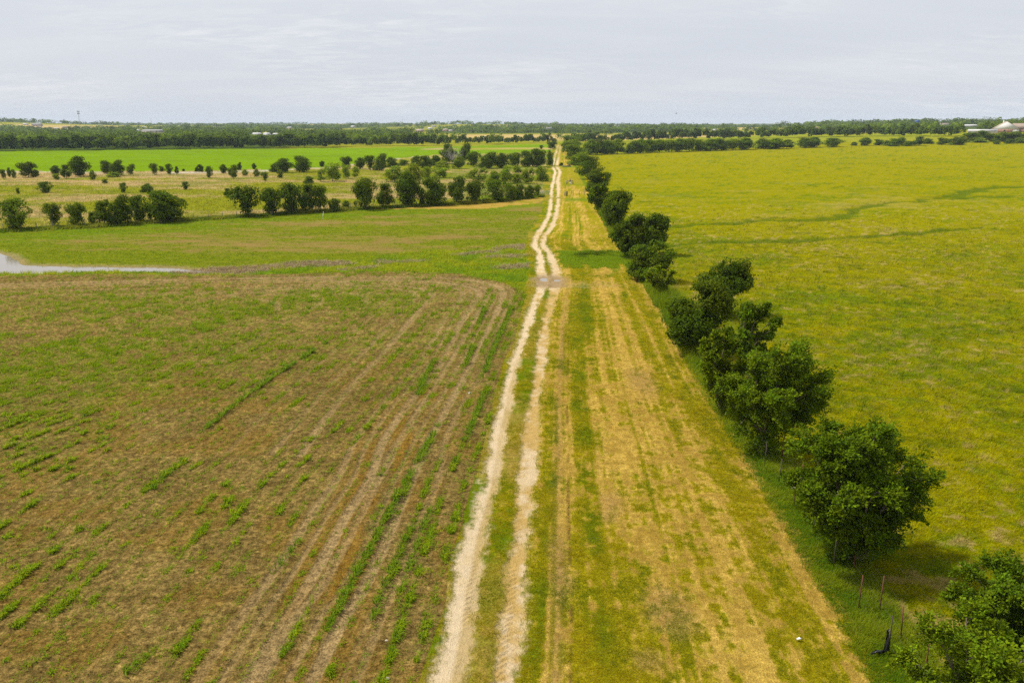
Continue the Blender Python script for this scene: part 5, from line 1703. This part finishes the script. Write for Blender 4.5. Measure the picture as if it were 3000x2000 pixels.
tu = mix(np.broadcast_to(G3((0.14, 0.235, 0.005)), (n, 3)), G3((0.27, 0.30, 0.010)), r.uniform(size=n))
A = blades(17, x[uf], y[uf], gz_[uf], np.full(uf.sum(), 0.18), 7, np.full(uf.sum(), 0.28), np.full(uf.sum(), 0.06), tu[uf], (0.2, 0), 0.7)
o = build('upper_crop', A[0], A[1], M_GRASS, col=A[2])
tag(o, 'green low crop on the field beyond the pond', 'crop', None, 'stuff')
tsx = mix(np.broadcast_to(G3((0.36, 0.275, 0.17)), (n, 3)), G3((0.25, 0.18, 0.09)), r.uniform(size=n))
A = blades(18, x[st], y[st], gz_[st], np.full(st.sum(), 0.28), 7, np.full(st.sum(), 0.4), np.full(st.sum(), 0.06), tsx[st], (0.5, 0.1), 1.6)
o = build('dry_stalks', A[0], A[1], M_STALK, col=A[2])
tag(o, 'grey brown drift of dry stalks beyond the tip of the pond', 'dry stalks', None, 'stuff')

# meadow tufts
x, y, r = scatter(19, 70000, 130, 330, 0.74, 1.3)
k = x < x_at(EDGE, y)
x, y = x[k], y[k]
d = land(x, y)
k = d['zone'] == 7
x, y, cc = x[k], y[k], d['col'][k]
n = len(x)
A = blades(20, x, y, hz(x, y), r.uniform(0.2, 0.45, n), 7, np.full(n, 0.8), np.full(n, 0.14), cc * r.uniform(1.25, 2.1, (n, 1)), (0.3, 0), 0.9)
o = build('meadow_grass', A[0], A[1], M_GRASS, col=A[2])
tag(o, 'rough dusty green and tan grass of the left meadow', 'grass', None, 'stuff')

# rank grass at the foot of the left fence row
r = np.random.default_rng(21)
n = 9000
x = r.uniform(-105, 8, n)
y = line_at(ROW_LINE, x) + r.normal(0, 1.1, n)
g = fbm(x / 3.0, y / 3.0, 3, 90)
tf = mix(np.broadcast_to(G3((0.10, 0.16, 0.006)), (n, 3)), G3((0.24, 0.25, 0.02)), S(0.3, 0.7, g))
A = blades(22, x, y, hz(x, y), 0.35 + 0.9 * g ** 2, 8, np.full(n, 0.4), np.full(n, 0.13), tf, (0.3, 0), 0.55)
o = build('fence_row_grass', A[0], A[1], M_GRASS, col=A[2])
tag(o, 'rank green grass growing at the foot of the left fence row', 'grass', None, 'stuff')

# ------------------------------------------------------------------ fences and small things
def post_mesh(h, r0, mat):
    mb = MB()
    mb.box((0, 0, h / 2 - 0.1), (r0 * 2, r0 * 0.5, h + 0.2))
    mb.box((0, r0 * 0.8, h / 2 - 0.1), (r0 * 0.5, r0 * 1.4, h + 0.2))
    o = mb.build('post', mat)
    me = o.data
    bpy.data.objects.remove(o)
    return me


def fence(spots, label, h, r0, mats, nw=4, wr=0.004, group=None, seed=0):
    r = random.Random(seed)
    pts = [(a, b, float(ground_z(a, b)[0])) for a, b in spots]
    t = empty('wire_fence', pts[0], label, 'fence', group)
    o0 = np.array(pts[0])
    meshes = [post_mesh(h, r0, m) for m in mats]
    for i, p in enumerate(pts):
        o = bpy.data.objects.new('post', meshes[i % len(meshes)])
        COL.objects.link(o)
        o.parent = t
        o.location = np.array(p) - o0
        o.rotation_euler = (r.gauss(0, 0.03), r.gauss(0, 0.04), r.uniform(-0.3, 0.3))
        o.scale = (1, 1, r.uniform(0.93, 1.06))
    for k in range(nw):
        mb = MB()
        hk = h * (0.25 + 0.7 * k / max(nw - 1, 1))
        mb.tube([np.array(p) - o0 + (0, 0, hk) for p in pts], [wr] * len(pts), 4)
        mb.build('wire', M_WIRE, t)
    return t


pa = [G(a, b) for a, b in ((2705, 2068), (2602, 1914), (2515, 1782), (2441, 1664), (2380, 1562), (2325, 1482), (2281, 1417), (2240, 1363), (2190, 1284), (2145, 1212), (2100, 1140), (2050, 1070), (2010, 990), (1985, 950), (1960, 905), (1930, 856), (1905, 812))]
pa = [(float(a), float(b)) for a, b in pa]
fence(pa, 'old wire fence of thin dark steel posts at the edge of the mown strip', 1.45, 0.021, [M_DARKPOST, M_DARKPOST, M_RUST], 4, 0.0016, None, 1)
pb = [G(a, b) for a, b in ((2780, 2105), (2709, 1990), (2638, 1876), (2576, 1794), (2500, 1672), (2435, 1570), (2342, 1432), (2290, 1345))]
pb = [(float(a), float(b)) for a, b in pb]
fence(pb, 'wire fence of rusty red steel posts on the pasture side of the trees', 1.45, 0.022, [M_RUST], 4, 0.0016, None, 2)
pc = []
for f in np.linspace(0, 1, 46):
    xx = -95 + f * 100
    pc.append((xx, float(line_at(ROW_LINE, xx)) + 0.6))
fence(pc, 'long wire fence with small dark posts along the left fence row', 1.3, 0.05, [M_GREYWOOD], 4, 0.006, None, 3)
pd = [(float(a), float(b)) for a, b in (G(1662, 574), G(1679, 573), (G(1697, 572)), G(1713, 571))]
fence(pd, 'short wire fence across the strip behind the thick dark gate post', 1.3, 0.06, [M_GREYWOOD], 3, 0.008, None, 4)

# thick gate posts either side of the track
for px, py, hpx, rad, mat, lab in ((1660.5, 575, 14, 0.16, M_DARKPOST, 'thick dark wooden gate post right of the track, before the green swale'),
                                    (1655.0, 574, 11, 0.13, M_GREYWOOD, 'slimmer grey gate post just left of the thick dark one'),
                                    (1044.0, 607, 7, 0.12, M_DARKPOST, 'short dark wooden post standing in the left fence row gap')):
    x, y, z = GT(px, py)
    mb = MB()
    h = hpx * y / F
    mb.tube([(0, 0, -0.2), (0, 0, h * 0.96), (0, 0, h)], [rad, rad * 0.92, rad * 0.7], 10)
    o = mb.build('gate_post', mat)
    o.location = (x, y, z)
    tag(o, lab, 'post')
# pipe gate left of the track
x, y, z = GT(1568, 574); x1, y1, _ = GT(1585, 567)
t = empty('pipe_gate', (x, y, z), 'open grey pipe gate left of the white track at the end of the fence row', 'gate')
L = 3.6
for k in range(5):
    mb = MB(); mb.tube([(0, 0, 0.25 + 0.24 * k), (L, 1.2, 0.25 + 0.24 * k)], [0.035, 0.035], 6); mb.build('rail', M_PIPE, t)
mb = MB()
for f in (0, 0.5, 1):
    mb.tube([(L * f, 1.2 * f, 0.1), (L * f, 1.2 * f, 1.28)], [0.05, 0.05], 6)
mb.build('frame', M_PIPE, t)
# fence brace of posts and rails right of the track
x, y, z = GT(1669.5, 540)
s = y / F
t = empty('fence_brace', (x, y, z), 'weathered fence brace of posts and a top rail right of the track', 'fence brace')
for px_, hp in ((-9.0, 11), (9.0, 11)):
    mb = MB(); mb.tube([(px_ * s, 0, -0.2), (px_ * s, 0, hp * s)], [0.13, 0.11], 8); mb.build('post', M_GREYWOOD, t)
mb = MB(); mb.tube([(0.3 * s, -0.3, -0.2), (0.3 * s, -0.3, 16 * s)], [0.16, 0.12], 8); mb.build('tall_post', M_DARKPOST, t)
mb = MB(); mb.tube([(0.3 * s, -0.9, -0.2), (0.3 * s, -0.9, 7 * s)], [0.14, 0.14], 8); mb.build('white_post', M_WHITE, t)
mb = MB(); mb.tube([(-9 * s, 0, 9.6 * s), (9 * s, 0, 9.6 * s)], [0.10, 0.10], 8); mb.build('top_rail', M_GREYWOOD, t)
mb = MB(); mb.tube([(-9 * s, 0.05, 2 * s), (0, 0.05, 9 * s)], [0.05, 0.05], 6); mb.tube([(9 * s, 0.05, 2 * s), (0.6 * s, 0.05, 9 * s)], [0.05, 0.05], 6); mb.build('brace_wire', M_WIRE, t)
# dark cross fence farther up the strip
x, y, z = GT(1660, 489)
s = y / F
t = empty('plank_fence', (x, y, z), 'low dark plank fence crossing the far strip beside a small round bush', 'fence')
for k in range(6):
    mb = MB(); mb.box(((k - 2.5) * 4.4 * s, 0, 1.7 * s), (0.3, 0.3, 3.6 * s)); mb.build('post', M_GREYWOOD, t)
for hz_ in (1.5, 2.6):
    mb = MB(); mb.box((0, -0.18, hz_ * s), (22 * s, 0.06, 0.3)); mb.build('plank', M_GREYWOOD, t)
x, y, z = GT(1667, 488)
mb = MB(); mb.tube([(0, 0, -0.2), (0, 0, 1.2)], [0.28, 0.24], 10)
o = mb.build('fence_post', M_DARKPOST); o.location = (x, y, z); tag(o, 'stout dark post at the low dark plank fence on the far strip', 'post')

# white marker pole at the rim of the left crop
x, y, z = GT(945, 645)
t = empty('marker_pole', (x, y, z), 'leaning white marker pole at the rim of the green crop by the left fence row', 'pole')
mb = MB(); mb.tube([(0, 0, -0.1), (0.25, 0, 1.4)], [0.05, 0.05], 8); mb.build('pole', M_WHITE, t)
mb = MB(); mb.tube([(0.22, 0, 1.32), (0.27, 0, 1.6)], [0.09, 0.03], 8); mb.build('cap', M_WHITE, t)

# black plastic caught on a post, litter, stones
x, y = pa[1]
z = float(ground_z(x, y)[0])
r = np.random.default_rng(44)
mb = MB()
path = [(-0.62, -0.05, 0.06), (-0.45, -0.05, 0.16), (-0.26, -0.04, 0.12), (-0.10, -0.03, 0.22), (-0.07, -0.03, 0.50), (-0.10, -0.03, 0.80), (-0.13, -0.02, 1.02)]
mb.tube(path, [0.02, 0.05, 0.075, 0.07, 0.045, 0.035, 0.02], 9)
V0 = mb.v[0]
mb.v[0] = V0 + r.normal(0, 0.018, V0.shape)
o = mb.build('plastic_sheet', M_PLASTIC, None, True)
o.location = (x - 0.03, y - 0.04, z)
tag(o, 'crumpled black plastic sheet caught at the foot of a dark fence post', 'plastic sheet')
x, y = [float(v) for v in G(2341, 1877)]
z = float(ground_z(x, y)[0])
Vv = [(-0.14, -0.03, 0.05), (0.0, -0.07, 0.09), (0.13, -0.02, 0.12), (0.16, 0.06, 0.06), (0.02, 0.07, 0.13), (-0.12, 0.05, 0.08), (0.0, 0.0, 0.03), (-0.02, 0.0, 0.16)]
o = build('paper_litter', Vv, [np.array([(0, 1, 7), (1, 2, 7), (2, 3, 7), (3, 4, 7), (4, 5, 7), (5, 0, 7), (1, 0, 6), (2, 1, 6), (3, 2, 6), (4, 3, 6), (5, 4, 6), (0, 5, 6)])], M_LITTER)
o.location = (x, y, z + 0.04)
o.scale = (0.75, 0.75, 0.75)
tag(o, 'scrap of white litter lying on the mown strip near the rusty posts', 'litter')


def stone(px, py, rad, label, seed):
    r = np.random.default_rng(seed)
    import bmesh
    bm = bmesh.new()
    bmesh.ops.create_icosphere(bm, subdivisions=2, radius=1.0)
    for v in bm.verts:
        k = 1 + 0.25 * (vnoise(np.array([v.co.x * 1.7 + seed]), np.array([v.co.y * 1.7 + v.co.z * 2.1]), seed)[0] - 0.5) * 2
        v.co = Vector((v.co.x * rad * 1.3 * k, v.co.y * rad * k, v.co.z * rad * 0.7 * k))
    me = bpy.data.meshes.new('stone'); bm.to_mesh(me); bm.free()
    me.materials.append(M_STONE)
    o = bpy.data.objects.new('stone', me)
    COL.objects.link(o)
    x, y = [float(v) for v in G(px, py)]
    o.location = (x, y, float(ground_z(x, y)[0]) + rad * 0.3)
    tag(o, label, 'stone', 'pale stones on the soil')


stone(42, 1660, 0.05, 'pale stone on the brown soil near the left edge of the photo', 1)
stone(1135, 1990, 0.06, 'pale stone at the bottom edge between the crop and the track', 2)
stone(1132, 1876, 0.045, 'pale stone just above another one, between the last crop row and the track', 3)
stone(1376, 1150, 0.11, 'lone white stone in the brown field beside the bend of the wheel marks', 4)
stone(2325, 1432, 0.12, 'pale rounded stone on bare earth under the large wind blown tree', 5)

# a bird high over the fields
t = MB()
x = (1963 - 1500) / F * 150; yb = 150.0
zb = CAM_H - yb * math.tan(PITCH + math.atan((333 - 1000) / F))
t.tube([(-0.16, 0, 0), (-0.08, 0, 0.02), (0.04, 0, 0.02), (0.13, 0, 0.03), (0.19, 0, 0.02)], [0.015, 0.05, 0.06, 0.035, 0.01], 8)
t.add([(-0.05, 0.03, 0.03), (0.08, 0.03, 0.03), (0.05, 0.22, 0.11), (-0.04, 0.22, 0.10), (-0.08, 0.42, 0.07), (-0.05, -0.03, 0.03), (0.08, -0.03, 0.03), (0.05, -0.22, 0.11), (-0.04, -0.22, 0.10), (-0.08, -0.42, 0.07)],
      [(0, 1, 2, 3), (5, 8, 7, 6)], [(3, 2, 4), (8, 9, 7)])
t.add([(-0.14, 0, 0.0), (-0.30, 0.07, 0.0), (-0.30, -0.07, 0.0)], [], [(0, 1, 2)])
o = t.build('bird', M_PLASTIC)
o.location = (x, yb, zb)
o.rotation_euler = (0, 0, 0.6)
tag(o, 'tiny dark bird with spread wings in the pale sky right of the track', 'bird')

# ------------------------------------------------------------------ the hazy air
mh, N, L, oo = new_mat('haze_air')
pv = N.new('ShaderNodeVolumePrincipled')
pv.inputs['Color'].default_value = (0.72, 0.85, 1.0, 1)
pv.inputs['Density'].default_value = 0.00007
pv.inputs['Anisotropy'].default_value = 0.0
L.new(pv.outputs[0], oo.inputs['Volume'])
mb = MB()
mb.box((0, 0, 40), (19400, 19400, 100))
o = mb.build('haze', mh)
tag(o, kind='stuff')
o['label'] = 'thin pale haze over the far land'
o['category'] = 'haze'
